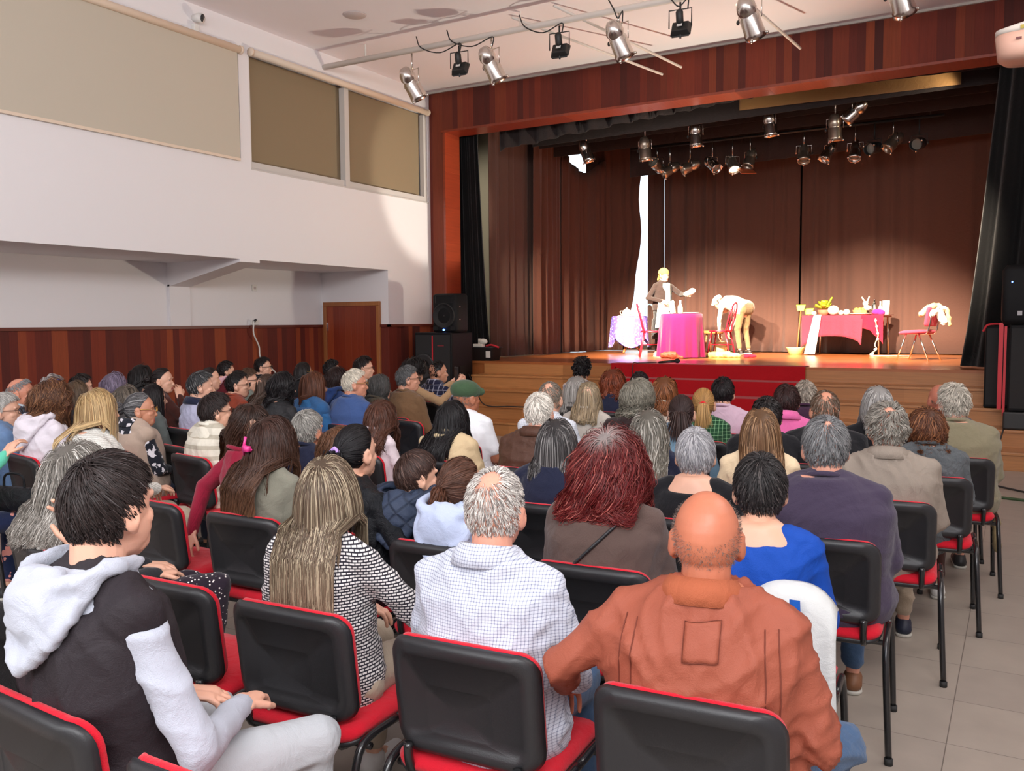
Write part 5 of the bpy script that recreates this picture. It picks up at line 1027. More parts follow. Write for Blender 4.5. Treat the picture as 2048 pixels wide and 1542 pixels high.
# ------------------------------------------------------------------ lamps
alum = plain('polished_aluminium', (.72, .68, .64), .22, 1); blackm = plain('black_metal', (.02, .02, .02), .45); bulb = plain('lamp_glow', (1, .86, .6), .4, emis=14); whitep = plain('white_paint', srgb(222, 214, 206), .5)
lens_off = plain('lamp_lens', (.25, .22, .18), .1)
def par(label, pivot, aim, lit=False, L_=.46, r=.11, mt=alum, yoke=.2, roll=0, up=.22, vents=True):
    """PAR can: pivot hangs below its clamp at pivot+up"""
    t = thing('stage_lamp', label, 'spotlight', pivot, 0, 'silver spotlight cans'); up = up if up > .001 or True else up; d = Vector(aim) - Vector(pivot); q = d.to_track_quat('Z', 'Y').to_matrix()
    M = np.array(q); b_ = .42 * L_
    prof = [(.02, -b_ - .06), (.05, -b_ - .055), (r * .72, -b_ - .02), (r * .92, -b_ + .03), (r * .98, -b_ + .09), (r * .86, -b_ + .12), (r * .86, -b_ + .14), (r, -b_ + .16), (r, b_ * .7), (r * 1.05, b_ * .7 + .01), (r * 1.05, b_ + .02), (r * .96, b_ + .02), (r * .93, b_ - .06)]
    g = G(); n = 24; tt = np.arange(n) * 2 * PI / n
    V = np.vstack([np.stack([rr * np.cos(tt), rr * np.sin(tt), np.full(n, z)], 1) for rr, z in prof] + [[[0, 0, prof[0][1]]]]); F = ringfaces(len(prof), n, len(prof) * n, 0, True, False)
    g.add(xf(V, M), F); obj('lamp_housing', g, mt, t, True)
    g = G(); g.tube([M @ np.array([0, 0, b_ - .07]), M @ np.array([0, 0, b_ - .06])], r * .9, 20); obj('lens', g, bulb if lit else lens_off, t)
    for k in range(3):
        a = k * 2.09 + .5; c = M @ np.array([r * 1.12 * math.cos(a), r * 1.12 * math.sin(a), b_ + .01]); obj('filter_clip', G().ell(c, (.02, .02, .02), None, 8), alum, t, True)
    if vents:
        for k in range(5):
            a = k * 1.257; c = M @ np.array([r * .8 * math.cos(a), r * .8 * math.sin(a), -b_ - .0]); g2 = G().ell(c, (.016, .016, .016), None, 8)
            if k < 2: obj('vent', g2, plain('vent_glow', (1, .85, .55), .4, emis=2.5) if up else bulb, t, True)
    g = G(); w = r + .03; g.tube([(-w, 0, 0), (-w, 0, yoke), (w, 0, yoke), (w, 0, 0)], .007, 6); g.tube([(0, 0, yoke), (0, 0, yoke + up)], .012, 8)
    o = obj('yoke', g, blackm if mt is blackm else alum, t, True); o.rotation_euler = (0, 0, math.atan2(d.y, d.x) + PI / 2)
    g = G(); g.ell(xf(np.array([[w + .01, 0, 0]]), rotm(math.atan2(d.y, d.x) + PI / 2))[0], (.02, .02, .03), None, 8); obj('knob', g, blackm, t, True)
    return t
def flood(label, pivot, rz):
    t = thing('flood_lamp', label, 'floodlight', pivot, rz, 'black floodlights on the front pipe')
    g = G(); g.add([(-.09, -.02, .07), (.09, -.02, .07), (.12, .05, .09), (-.12, .05, .09), (-.09, -.02, -.06), (.09, -.02, -.06), (.12, .05, -.08), (-.12, .05, -.08)], [(0, 1, 2, 3), (4, 7, 6, 5), (0, 4, 5, 1), (1, 5, 6, 2), (2, 6, 7, 3), (3, 7, 4, 0)]); o = obj('flood_body', g, blackm, t, bevel=.006); o.rotation_euler = (-.5, 0, 0)
    obj('yoke', G().tube([(-.13, 0, 0), (-.13, 0, .2), (.13, 0, .2), (.13, 0, 0)], .008, 6).tube([(0, 0, .2), (0, 0, .28)], .012, 8), blackm, t, True)
    obj('terminal_box', G().cap((0, -.02, .07), (0, -.04, .15), .045), blackm, t, True); obj('flood_knob', G().tube([(0, .0, -.07), (0, .01, -.12)], .012).box(-.1, .1, -.005, .01, -.105, -.09), blackm, t)
    obj('rating_label', G().box(-.03, .03, -.045, -.04, -.02, .02, M=rotm(0, -.5)), MATS['white_plastic'], t)
PY, PZ = 9.95, 5.3
pipe = thing('lighting_pipe', 'long white lighting pipe hanging under the ceiling in front of the stage', 'pipe', (0, PY, PZ))
obj('tube', G().tube([(XL, 0, .05), (-4, 0, .03), (RW, 0, .0)], .04, 16), whitep, pipe, True)
for x in (-8.1, -5.6, -2.2, .6): obj('hanger', G().tube([(x, 0, .03), (x, 0, ZC - PZ)], .012, 8), whitep, pipe)
for (x0, y0, x1, y1, lb) in ((-5.75, 10.0, -4.55, 12.2, 'thin pale conduit slanting along the ceiling left of the middle lamps'), (-5.1, 9.9, -4.2, 12.0, 'thin pale conduit slanting behind the third silver spotlight'), (-3.1, 9.9, -2.6, 12.0, 'thin pale conduit slanting near the fourth silver spotlight')):
    tag(obj('conduit', G().tube([(x0, y0, ZC - .03), (x1, y1, ZC - .05 - .35)], .018, 8), whitep, None, True), lb, 'conduit')
AIM = ((-5.9, 15.6, 1.2), (-5.6, 15.6, 1.3), (-5.2, 16.2, 1.3), (-2.6, 16.6, 1.3), (-1.4, 15.4, 1.2))
names = ('leftmost silver spotlight on the front pipe', 'second silver spotlight from the left on the front pipe', 'third silver spotlight on the front pipe, above the middle of the header', 'fourth silver spotlight on the front pipe', 'silver spotlight at the right, cut off by the top edge')
for x, z, lb in ((-7.3, 4.88, names[0]), (-6.03, 4.95, names[1]), (-4.26, 4.97, names[2]), (-2.7, 4.95, names[3]), (-1.18, 4.93, names[4])):
    par(lb, (x, PY, z), (x + .3, PY + 1.0, z - 1.35), True, .46, .112, alum, .2, 0, PZ - z - .2)
for x, lb in ((-6.53, 'black floodlight between the two leftmost silver spotlights'), (-5.05, 'black floodlight left of the middle silver spotlight'), (-3.5, 'black floodlight right of the middle silver spotlight')):
    flood(lb, (x, PY, 5.0), .1)
for x0, x1, lb in ((-7.2, -6.5, 'black lamp cable at the left end of the front pipe'), (-6.7, -6.0, 'black lamp cable looping by the left floodlight'), (-5.6, -5.0, 'black lamp cable by the middle floodlight'), (-4.4, -4.2, 'black lamp cable by the third silver spotlight'), (-3.7, -3.4, 'black lamp cable by the right floodlight')):
    tag(obj('lamp_cable', G().tube(smooth_path([(x0, PY - .03, PZ + .2), (x0 + .1, PY - .06, PZ + .03), ((x0 + x1) / 2 + .05, PY - .05, PZ - .08), (x1, PY - .03, PZ + .0), (x1, PY - .03, PZ - .12)], 5), .008, 6), blackm, None, True), lb, 'cable')
# lamps inside the stage
dim = plain('dull_aluminium', (.5, .42, .34), .3, .9)
for (x, y, z, ax, az, lit, mt, r, lb) in (
    (-6.69, 14.2, 4.60, .35, -1, 0, alum, .1, 'silver lamp hanging in front of the bright arched window'), (-5.6, 14.25, 4.52, .03, -1, 0, dim, .1, 'dim tan lamp housing left of the upper row'), (-4.72, 14.2, 4.66, .02, -1, 0, alum, .1, 'silver lamp pointing straight down, left of the upper row centre'), (-3.52, 14.2, 4.69, .1, -1, 0, alum, .1, 'silver lamp pointing straight down, right of the upper row centre'), (-2.55, 14.3, 4.52, .03, -1, 0, dim, .1, 'dim tan lamp housing beside the tilted lamp'), (-2.27, 14.15, 4.74, -1.0, -.8, 0, alum, .1, 'silver lamp tilted steeply to the left at the right end of the upper row')):
    par(lb, (x, 14.2, z), (x + ax, 14.35, z + az), bool(lit), .38, r, mt, .16, 0, 5.1 - z - .16, False)
low = ((-6.06, 4.56, -.1, .2, 0, dim, 'tan lamp at the left end of the lower row'), (-5.81, 4.47, -.7, -.5, 0, dim, 'second tan lamp of the lower row'), (-5.42, 4.49, -.8, -.4, 0, dim, 'third tan lamp of the lower row'), (-5.0, 4.49, .9, -.8, 0, alum, 'silver lamp tilted right in the lower row'), (-4.63, 4.46, .35, -.7, 1, dim, 'lit lamp glowing in the lower row'), (-4.31, 4.52, -.2, -1, 0, dim, 'lamp with a square orange filter frame in the lower row'),
    (-3.38, 4.52, .1, -.9, 0, dim, 'lamp hanging at the gap between the back curtains'), (-2.97, 4.50, -.5, -1, 0, alum, 'silver lamp tilted left right of the curtain gap'), (-2.54, 4.48, 0, -1, 0, alum, 'silver lamp pointing straight down right of the curtain gap'), (-2.24, 4.50, -.2, -.1, 0, blackm, 'black ring-fronted lamp, left one of two'), (-1.95, 4.56, -.6, -.7, 0, dim, 'tan lamp between the two ring-fronted lamps'), (-1.56, 4.50, -.1, -.1, 0, blackm, 'black ring-fronted lamp, right one of two'))
for x, z, ax, az, lit, mt, lb in low:
    t = par(lb, (x, 16.0, z), (x + ax, 16 - .45, z + az), bool(lit), .34, .098, mt, .14, 0, 4.95 - z - .14, False)
    if 'filter' in lb: o = obj('filter_frame', G().box(-.14, .14, -.14, .14, -.005, .005), plain('orange_gel', srgb(190, 90, 50), .5), t); o.location = (-.04, -.1, -.22); o.rotation_euler = (.45, 0, .6)
tag(obj('lamp_pipe', G().tube([(-7.2, 14.2, 5.08), (-1.8, 14.2, 5.08)], .025, 10).tube([(-7, 14.2, 5.08), (-7, 14.2, 6.5)], .01).tube([(-4, 14.2, 5.08), (-4, 14.2, 6.5)], .01).tube([(-2, 14.2, 5.08), (-2, 14.2, 6.5)], .01), blackm, None, True), 'dark pipe carrying the upper row of stage lamps', 'pipe')
tag(obj('lamp_pipe', G().tube([(-6.6, 16.0, 4.92), (-1.2, 16.0, 4.92)], .025, 10).tube([(-6.4, 16, 4.92), (-6.4, 16, 6.5)], .01).tube([(-4, 16, 4.92), (-4, 16, 6.5)], .01).tube([(-1.4, 16, 4.92), (-1.4, 16, 6.5)], .01), blackm, None, True), 'dark pipe carrying the lower row of stage lamps', 'pipe')
# ceiling-hung projector unit
pj = thing('projector', 'white ceiling-hung projector housing cut off by the right edge', 'projector', (.12, 7.5, 3.62))
body = plain('projector_white', srgb(216, 206, 196), .45)
obj('lower_housing', G().loft([((0, 0, -.125), .30, .16, .5), ((0, 0, -.09), .345, .19, .5), ((0, 0, .05), .36, .2, .5)], 36), plain('projector_cream', srgb(222, 176, 156), .45), pj, True)
obj('upper_housing', G().loft([((0, 0, .05), .362, .202, .5), ((0, 0, .085), .362, .202, .5), ((.05, .02, .13), .27, .16, .5), ((.05, .02, .14), .2, .12, .5)], 36), body, pj, True)
obj('mount_pole', G().tube([(.1, 0, .13), (.1, 0, ZC - 3.62)], .03, 12), body, pj, True); obj('warning_sticker', G().box(-.20, -.165, -.203, -.199, .058, .084), plain('sticker_yellow', srgb(170, 150, 60), .6), pj); obj('vent_slot', G().box(-.225, -.19, -.2015, -.197, -.01, .005), plain('slot', (.15, .05, .05), .7), pj)
# ------------------------------------------------------------------ loudspeakers
grille = plain('speaker_grille', (.012, .012, .013), .6, bs=900, bstr=.4); box_m = plain('speaker_box', (.006, .006, .007), .6, bs=250, bstr=.2, spec=.2); led = plain('blue_led', (.08, .25, 1), .3, emis=12); redp = plain('red_stripe', srgb(200, 40, 52), .5)
sb = thing('subwoofer', 'tall black bass speaker cabinet with a red stripe, left of the stage steps', 'speaker', (-8.13, 11.52, 0), .05)
obj('cabinet', G().box(-.34, .36, 0, .66, 0.02, 1.49), box_m, sb, bevel=.02)
obj('front_grille', G().box(-.31, .33, -.012, 0.0, .06, 1.45), grille, sb); obj('stripe', G().box(.0, .018, -.02, -.012, .06, 1.44), redp, sb); obj('woofer', G().lathe([(.2, .0), (.2, .02), (.17, .015), (.06, -.01), (.0, -.01)], (0, 0, 0), 28, 0, np.array(Matrix.Translation((-.16, -.012, .95)) @ Matrix.Rotation(PI / 2, 4, 'X'))), plain('cone', (.03, .03, .032), .5), sb, True); obj('handle', G().box(.361, .366, .25, .42, .7, .95), plain('handle_dark', (.004, .004, .004), .8), sb)
obj('maker_mark', G().box(.1, .22, -.0145, -.012, 1.27, 1.29), plain('dull_red_print', srgb(120, 34, 40), .6), sb)
sp_ = thing('loudspeaker', 'black loudspeaker with a round woofer and blue light, on top of the left bass cabinet', 'speaker', (-7.93, 11.56, 1.495), .05)
obj('cabinet', G().loft([((0, .2, 0), .225, .19, .35), ((0, .2, .04), .235, .2, .35), ((0, .2, .58), .235, .2, .35), ((0, .21, .61), .2, .17, .35)], 40), box_m, sp_, True)
obj('woofer', G().lathe([(.2, 0), (.2, .02), (.185, .026), (.178, .012), (.08, .0), (.0, .006)], (0, 0, 0), 32, 0, np.array(Matrix.Translation((0, .005, .26)) @ Matrix.Rotation(PI / 2, 4, 'X'))), grille, sp_, True)
obj('horn', G().add([(-.16, -.002, .46), (.16, -.002, .46), (.16, -.002, .57), (-.16, -.002, .57), (-.05, .05, .49), (.05, .05, .49), (.05, .05, .54), (-.05, .05, .54)], [(0, 1, 5, 4), (1, 2, 6, 5), (2, 3, 7, 6), (3, 0, 4, 7), (4, 5, 6, 7)]), grille, sp_); obj('blue_light', G().ell((0, -.008, .035), (.022, .012, .014), None, 12), led, sp_, True); obj('port', G().box(-.2, -.12, -.004, .0, .03, .09).box(.12, .2, -.004, 0, .03, .09), plain('handle_dark', (.004, .004, .004), .8), sp_)
obj('side_screw', G().ell((.236, .1, .2), (.006, .012, .012)).ell((.236, .1, .4), (.006, .012, .012)), chrome, sp_, True)
sb = thing('subwoofer', 'black speaker column draped with a red ribbon, on the right of the steps', 'speaker', (-.02, 11.66, .605))
obj('cabinet', G().box(-.36, .4, .0, .5, .0, .96), box_m, sb, bevel=.02); obj('front_grille', G().box(-.34, .38, -.012, 0, .04, .93), grille, sb)
tag(obj('ribbon', G().tube(smooth_path([(-.4, 11.6, 1.50), (-.36, 11.58, 1.57), (-.28, 11.59, 1.585), (-.2, 11.6, 1.58)], 5), .012, 6).box(-.235, -.19, 11.34, 11.36, .62, 1.6).box(-.18, -.155, 11.33, 11.35, .55, 1.56), redp, None), 'red ribbon hanging between the speakers right of the steps', 'ribbon')
sb = thing('subwoofer', 'black bass speaker at the right edge on the lower step', 'speaker', (.2, 11.30, .405)); obj('cabinet', G().box(-.33, .4, .0, .34, .2, 1.17), box_m, sb, bevel=.02); obj('stand_base', G().box(-.37, .4, -.03, .34, 0, .2), blackm, sb, bevel=.02); obj('front_grille', G().box(-.31, .38, -.012, 0, .24, 1.13), grille, sb)
sp_ = thing('loudspeaker', 'black loudspeaker with a tiny blue light, on top of the right bass speaker', 'speaker', (.12, 11.45, 1.58)); obj('cabinet', G().loft([((0, 0, 0), .32, .15, .3), ((0, 0, .06), .34, .17, .3), ((0, 0, .6), .34, .17, .3), ((0, 0, .66), .3, .14, .3)], 40), box_m, sp_, True)
obj('blue_light', G().ell((-.24, -.165, .47), (.009, .01, .009), None, 8), led, sp_, True); obj('badge', G().box(-.18, -.135, -.172, -.165, .1, .15), plain('badge_grey', (.4, .4, .42), .3), sp_)
tag(obj('floor_cable', G().tube(smooth_path([(-.15, 11.0, .45), (-.22, 10.85, .2), (-.35, 10.5, .012), (-.25, 9.9, .012), (.1, 9.5, .012)], 6), .009, 6), blackm, None, True), 'black cable lying on the floor beside the steps on the right', 'cable')
tag(obj('floor_cable', G().tube(smooth_path([(-.5, 9.3, .012), (-.3, 9.2, .012), (.1, 9.1, .012), (.4, 9.15, .012)], 6), .014, 6), plain('green_cable', srgb(50, 74, 40), .6), None, True), 'green cable crossing the aisle floor', 'cable')
tag(obj('step_cable', G().tube(smooth_path([(-7.7, 11.9, .82), (-7.3, 11.5, .62), (-6.9, 11.1, .42), (-6.4, 11.05, .42), (-5.9, 11.02, .42)], 6), .009, 6), blackm, None, True), 'black cable running down the wooden steps on the left', 'cable')
# ------------------------------------------------------------------ things on the stage
mag = cloth(s_(124, 8, 66), wstr=.15); ppl = cloth(s_(120, 100, 200), 'flower', s_(236, 236, 250), 1.2, rough=.35); pink = cloth(s_(186, 50, 68)); crim = cloth(s_(206, 24, 50)); whc = cloth(s_(240, 236, 226)); cream = cloth(s_(236, 220, 190))
redm = plain('red_lacquer', srgb(172, 24, 44), .3); woodc = plain('turned_wood', srgb(170, 100, 56), .4)
def cloth_round(r, h, amp, nf, zc=0, seed=0, points=0):
    n = 96; t = np.arange(n) * 2 * PI / n; g = G(); V = [np.array([[0, 0, h]])]; rr = [(r * .5, h), (r * .94, h), (r, h - .008)]
    for a, z in rr: V.append(np.stack([a * np.cos(t), a * np.sin(t), np.full(n, z)], 1))
    for k in range(1, 11):
        w = k / 10; a = r + .01 + amp * w * (np.sin(nf * t + seed) + .4 * np.sin((nf * 2 + 1) * t + seed * 2)) + .03 * w
        zb = zc + points * (1 - np.abs(np.cos(2 * t + seed)) ** .6); z = h - .008 - (h - .008 - zb) * w; V.append(np.stack([a * np.cos(t), a * np.sin(t), z], 1))
    A = np.vstack(V); m_ = len(V) - 1; F = [(0, 1 + j, 1 + (j + 1) % n) for j in range(n)]
    for k in range(m_ - 1):
        for j in range(n): a = 1 + k * n + j; b_ = 1 + k * n + (j + 1) % n; F.append((a, a + n, b_ + n, b_))
    g.add(A, F); return g
def pedestal(label, loc, h, r):
    t = thing('pedestal_table', label, 'table', loc)
    obj('tabletop', G().lathe([(r, h - .025), (r, h)], seg=40), woodc, t, True); obj('column', G().lathe([(.03, .1), (.045, .2), (.025, .35), (.05, .55), (.03, h - .03)], seg=16), redm, t, True)
    for k in range(3):
        a = k * 2.094 + .4; obj('leg', G().tube(smooth_path([(0, 0, .18), (.12 * math.cos(a), .12 * math.sin(a), .14), (.24 * math.cos(a), .24 * math.sin(a), .02)], 5), [.025] * 10 + [.018], 8), woodc, t, True)
    return t
pedestal('small round table under the magenta cloth', (-5.13, 14.75, HS), .75, .33)
o = tag(obj('tablecloth', cloth_round(.355, .765, .032, 11, .02, 1, .0), mag, None, True, (-5.13, 14.75, HS)), 'magenta tablecloth falling in pleats to the stage floor', 'tablecloth')
pedestal('small pedestal table with a red column under the shiny cloth', (-6.82, 16.5, HS), .73, .32)
o = tag(obj('tablecloth', cloth_round(.35, .745, .03, 7, .12, 2.2, .22), ppl, None, True, (-6.82, 16.5, HS)), 'shiny white and violet tablecloth on the left table', 'tablecloth')
def bottle(name, label, loc, prof, mt, cat, cap_m=None):
    t = thing(name, label, cat, loc); obj('bottle_body', G().lathe(prof, seg=16), mt, t, True); z = prof[-1][1]
    obj('stopper', G().lathe([(prof[-1][0] * 1.15, z), (prof[-1][0] * 1.15, z + .02)], seg=12), cap_m or redp, t, True); return t
wg = plain('white_glaze', srgb(244, 236, 214), .25)
zt_ = HS + .766
bottle('bottle', 'white glazed bottle, left one on the magenta cloth', (-5.28, 14.72, zt_), [(.03, 0), (.042, .02), (.044, .1), (.03, .15), (.016, .18), (.016, .21)], wg, 'bottle', wg)
bottle('bottle', 'white glazed bottle, right one on the magenta cloth', (-5.13, 14.68, zt_), [(.03, 0), (.042, .02), (.044, .1), (.03, .15), (.016, .18), (.016, .21)], wg, 'bottle', wg)
tag(obj('plate', G().lathe([(.08, 0), (.15, .015), (.155, .02), (.08, .01)], seg=28), wg, None, True, (-4.95, 14.75, zt_)), 'white plate on the right of the magenta cloth', 'plate')
tag(obj('napkin', G().box(-.06, .06, -.04, .04, 0, .02), whc, None, False, (-5.36, 14.66, zt_), .008), 'folded white napkin beside the bottles', 'napkin')
tag(obj('red_lid', G().lathe([(.03, 0), (.035, .012), (.01, .008)], seg=16), redp, None, True, (-5.21, 14.6, zt_)), 'small red saucer between the bottles on the magenta cloth', 'saucer')  # small red lid set loose on the cloth as a shallow disc
TPS = 1
tp = thing('teapot', 'white teapot standing on the shiny tablecloth', 'teapot', (-6.86, 16.45, HS + .746)); obj('pot', G().lathe([(.07, 0), (.12, .03), (.13, .09), (.11, .15), (.06, .18)], seg=24), wg, tp, True); obj('lid', G().lathe([(.062, .178), (.04, .2), (.012, .21), (.016, .225), (.008, .235)], seg=16), wg, tp, True)
obj('spout', G().tube([(.1, 0, .06), (.17, 0, .1), (.2, 0, .16)], [.024, .018, .012]), wg, tp, True); obj('handle', G().tube(smooth_path([(-.11, 0, .14), (-.19, 0, .13), (-.18, 0, .06), (-.12, 0, .04)], 4), .01), wg, tp, True)
tp.scale = (.72, .72, .72)
tag(obj('tray', G().lathe([(.17, 0), (.18, .012), (.17, .008)], seg=28), cream, None, True, (-6.86, 16.45, HS + .7455 - .0)), 'round cream tray under the teapot', 'tray')
cb_ = tag(obj('blue_cord', G().tube(smooth_path([(-6.62, 16.4, HS + .93), (-6.52, 16.38, HS + .8), (-6.44, 16.38, HS + .77), (-6.40, 16.3, HS + .92), (-6.3, 16.3, HS + .97), (-6.22, 16.3, HS + .88)], 6), .012, 6), plain('pale_blue_cord', srgb(120, 200, 220), .4), None, True), 'pale blue cord curling on the shiny tablecloth', 'cord')
def bent_chair(label, loc, rz):
    t = thing('bentwood_chair', label, 'chair', loc, rz, 'red bentwood chairs on the stage')
    obj('seat', G().lathe([(.19, .44), (.205, .452), (.2, .47), (.0, .472)], seg=28), redm, t, True)
    for sx in (-1, 1):
        obj('leg', G().tube([(sx * .13, .12, .45), (sx * .17, .19, 0)], [.016, .012], 8), redm, t, True)
        obj('leg', G().tube([(sx * .13, -.13, .45), (sx * .17, -.22, 0)], [.016, .012], 8), redm, t, True)
    obj('leg_ring', G().tube([(sx * .16, sy * .16, .22) for sx, sy in ((-1, -1), (1, -1), (1, 1), (-1, 1), (-1, -1))], .008, 6), redm, t, True)
    obj('back_frame', G().tube(smooth_path([(-.16, -.14, .45), (-.17, -.2, .7), (-.13, -.25, .88), (0, -.27, .95), (.13, -.25, .88), (.17, -.2, .7), (.16, -.14, .45)], 6), .013, 8), redm, t, True)
    obj('back_spindle', G().tube([(-.07, -.16, .46), (-.055, -.24, .9)], .007, 6), redm, t, True); obj('back_spindle', G().tube([(.07, -.16, .46), (.055, -.24, .9)], .007, 6), redm, t, True)
bent_chair('red bentwood chair to the left of the magenta table', (-5.75, 14.95, HS), -1.15)
bent_chair('red bentwood chair to the right of the magenta table', (-4.62, 15.35, HS), 1.55)
# right-hand prop table
tt_ = thing('trestle_table', 'long table with thin metal legs under the pink cloth', 'table', (-2.75, 17.0, HS), -.16)
obj('tabletop', G().box(-.66, .66, -.3, .3, .68, .71), woodc, tt_)
for sx in (-1, 1):
    for sy in (-1, 1): obj('leg', G().tube([(sx * .6, sy * .26, .69), (sx * .62, sy * .28, 0)], .014, 8), chrome, tt_, True)
def hang_cloth(label, x0, x1, drop, mt, loc, rz, seed=0, yd=.33, wave=.02, flat_back=True):
    g = G(); n = 60; V = []; xs = np.linspace(x0, x1, n); u = np.linspace(0, 1, n); rows = [(.3, .714), (.0, .716), (-yd + .01, .716), (-yd, .708)]
    for y, z in rows: V += [(x, y, z) for x in xs]
    for k in range(1, 9):
        w = k / 8; V += [(x + .02 * w * math.sin(x * 30), -yd - .01 - wave * w * (1 + math.sin(x * 26 + seed) + .4 * math.sin(x * 61)), .708 - w * drop(uu)) for x, uu in zip(xs, u)]
    F = [(k * n + i, k * n + i + 1, (k + 1) * n + i + 1, (k + 1) * n + i) for k in range(len(rows) + 7) for i in range(n - 1)]
    g.add(V, F); o = obj('tablecloth', g, mt, None, True, loc); o.rotation_euler = (0, 0, rz); md = o.modifiers.new('s', 'SOLIDIFY'); md.thickness = .006; tag(o, label, 'tablecloth'); return o
TL = (-2.75, 17.0, HS)
hang_cloth('pink tablecloth with pointed corners on the long right table', -.74, .36, lambda u: .36 + .16 * abs(2 * u - 1) ** 3 + .06 * (u < .2), pink, TL, -.16)
hang_cloth('crimson cloth over the right end of the long table', .33, .70, lambda u: .22 + .28 * u ** 2, crim, (TL[0], TL[1], TL[2] + .004), -.16, 2)
RZ = np.array(Matrix.Rotation(-.16, 3, 'Z'))
def ont(x, y, z=.724): v = RZ @ np.array([x, y, 0]); return (TL[0] + v[0], TL[1] + v[1], HS + z)
g = G(); P = []
for k, (x, z, w) in enumerate([(-.42, .73, .06), (-.43, .70, .07), (-.46, .5, .08), (-.50, .25, .09), (-.54, .02, .10)]):
    P += [(x - w, -.38 - .02 * k, z), (x + w, -.38 - .02 * k, z)]
g.add(P, [(2 * i, 2 * i + 1, 2 * i + 3, 2 * i + 2) for i in range(4)]); o = obj('white_scarf', g, whc, None, True, TL); o.rotation_euler = (0, 0, -.16); md = o.modifiers.new('s', 'SOLIDIFY'); md.thickness = .01; tag(o, 'long white scarf hanging off the left of the pink cloth to the floor', 'scarf')
leaf = plain('leaf_green', srgb(140, 150, 30), .5)
pp = thing('potted_plant', 'potted succulent with bright green leaves on the pink cloth', 'plant', ont(-.46, 0)); obj('pot', G().lathe([(.08, 0), (.11, .1), (.1, .1)], seg=20), plain('terracotta', srgb(190, 110, 80), .7), pp, True)
r_ = random.Random(4); g = G()
for k in range(16):
    a = r_.random() * 6.28; e = r_.random() * 1.1 + .2; d = np.array([math.cos(a) * math.cos(e), math.sin(a) * math.cos(e), math.sin(e)]); g.cap(np.array([0, 0, .12]) + d * .03, np.array([0, 0, .12]) + d * .13, .026, .045, 8, ((0, 0, 1), .5))
g.cap((.05, 0, .15), (.14, 0, .32), .03, .02, 8); obj('leaves', g, leaf, pp, True)
def ball(name, label, x, r, cat, mt, y=-.12): return tag(obj(name, G().ell((0, 0, r * .9), (r, r, r * .9)), mt, None, True, ont(x, y)), label, cat)
ball('bread_roll', 'white round bun at the left end of the pink cloth', -.62, .045, 'bread', cream, -.05); ball('cheese', 'large pale round loaf right of the plant', -.24, .10, 'bread', cream); ball('bread_roll', 'left one of two pale round buns in the middle of the pink cloth', -.10, .05, 'bread', cream); ball('bread_roll', 'right one of two pale round buns in the middle of the pink cloth', .0, .06, 'bread', cream)
bk = thing('basket', 'small wicker basket of yellow fruit on the pink cloth', 'basket', ont(.2, -.05)); obj('basket_body', G().lathe([(.09, 0), (.12, .09), (.11, .09)], seg=20), plain('wicker', srgb(196, 130, 84), .8), bk, True)
for k in range(5): tag(obj('lemon', G().ell((0, 0, 0), (.035, .03, .03)), plain('lemon_yellow', srgb(220, 190, 80), .5), None, True, (bk.location[0] + .06 * math.cos(k * 1.25), bk.location[1] + .06 * math.sin(k * 1.25), bk.location[2] + .1)), 'yellow fruit heaped in the small wicker basket', 'fruit', 'fruit in the wicker basket')
ct_ = thing('carton', 'small brown carton beside the wicker basket', 'box', ont(.31, -.12)); obj('carton_body', G().box(-.04, .04, -.03, .03, 0, .09), plain('carton_brown', srgb(190, 110, 60), .7), ct_, bevel=.003)
bottle('bottle', 'tall silver flask behind the basket on the long table', ont(.42, .08), [(.04, 0), (.045, .02), (.045, .16), (.03, .2), (.015, .23), (.015, .26)], chrome, 'bottle', chrome)
bottle('bottle', 'slim pale bottle right of the silver flask', ont(.53, .06), [(.03, 0), (.032, .02), (.032, .13), (.014, .17), (.014, .22)], wg, 'bottle', wg)
tag(obj('toy_rabbit', G().ell((0, 0, .05), (.07, .06, .05)).ell((-.03, 0, .13), (.05, .045, .045)).cap((-.04, 0, .16), (-.09, 0, .24), .014, .012).cap((.0, 0, .16), (.03, 0, .25), .014, .012), wg, None, True, ont(.29, .1, .8)), 'white figure with two long ears behind the basket', 'figurine')
tag(obj('serving_dish', G().lathe([(.1, 0), (.19, .02), (.2, .03), (.1, .012)], seg=28), wg, None, True, ont(.27, -.18)), 'white oval dish along the front of the pink cloth', 'dish')
tag(obj('cloth_bundle', G().ell((0, 0, .05), (.1, .08, .055)).ell((.06, -.02, .04), (.07, .06, .05)), cloth(s_(190, 40, 130)), None, True, ont(.54, -.12)), 'crumpled purple-pink cloth on the right end of the long table', 'cloth')
pr_ = thing('paper_roll', 'upright white kitchen paper roll on the right end of the long table', 'paper roll', ont(.66, -.05)); obj('roll', G().lathe([(.02, 0), (.06, .0), (.06, .25), (.02, .25)], seg=24), whc, pr_, True)
for k, (x, z) in enumerate(((.60, .62), (.62, .52), (.64, .4), (.64, .3), (.6, .12), (.56, .04))): v = RZ @ np.array([x, -.42, 0]); tag(obj('garland_ball', G().ell((0, 0, 0), (.022, .022, .022), None, 10), plain('white_ball', (.9, .9, .95), .3), None, True, (TL[0] + v[0], TL[1] + v[1], HS + z)), 'small white ball strung down the crimson cloth', 'garland ball', 'white garland balls')
v = [RZ @ np.array([x, -.43, 0]) + [TL[0], TL[1], HS + z] for x, z in ((.6, .66), (.62, .5), (.65, .36), (.6, .2), (.63, .12), (.52, .02), (.8, .015), (1.2, .015))]
tag(obj('garland_string', G().tube(smooth_path(v, 5), .01, 6), cloth(s_(226, 196, 150)), None, True), 'knotted pale string hanging off the crimson cloth to the floor', 'string')
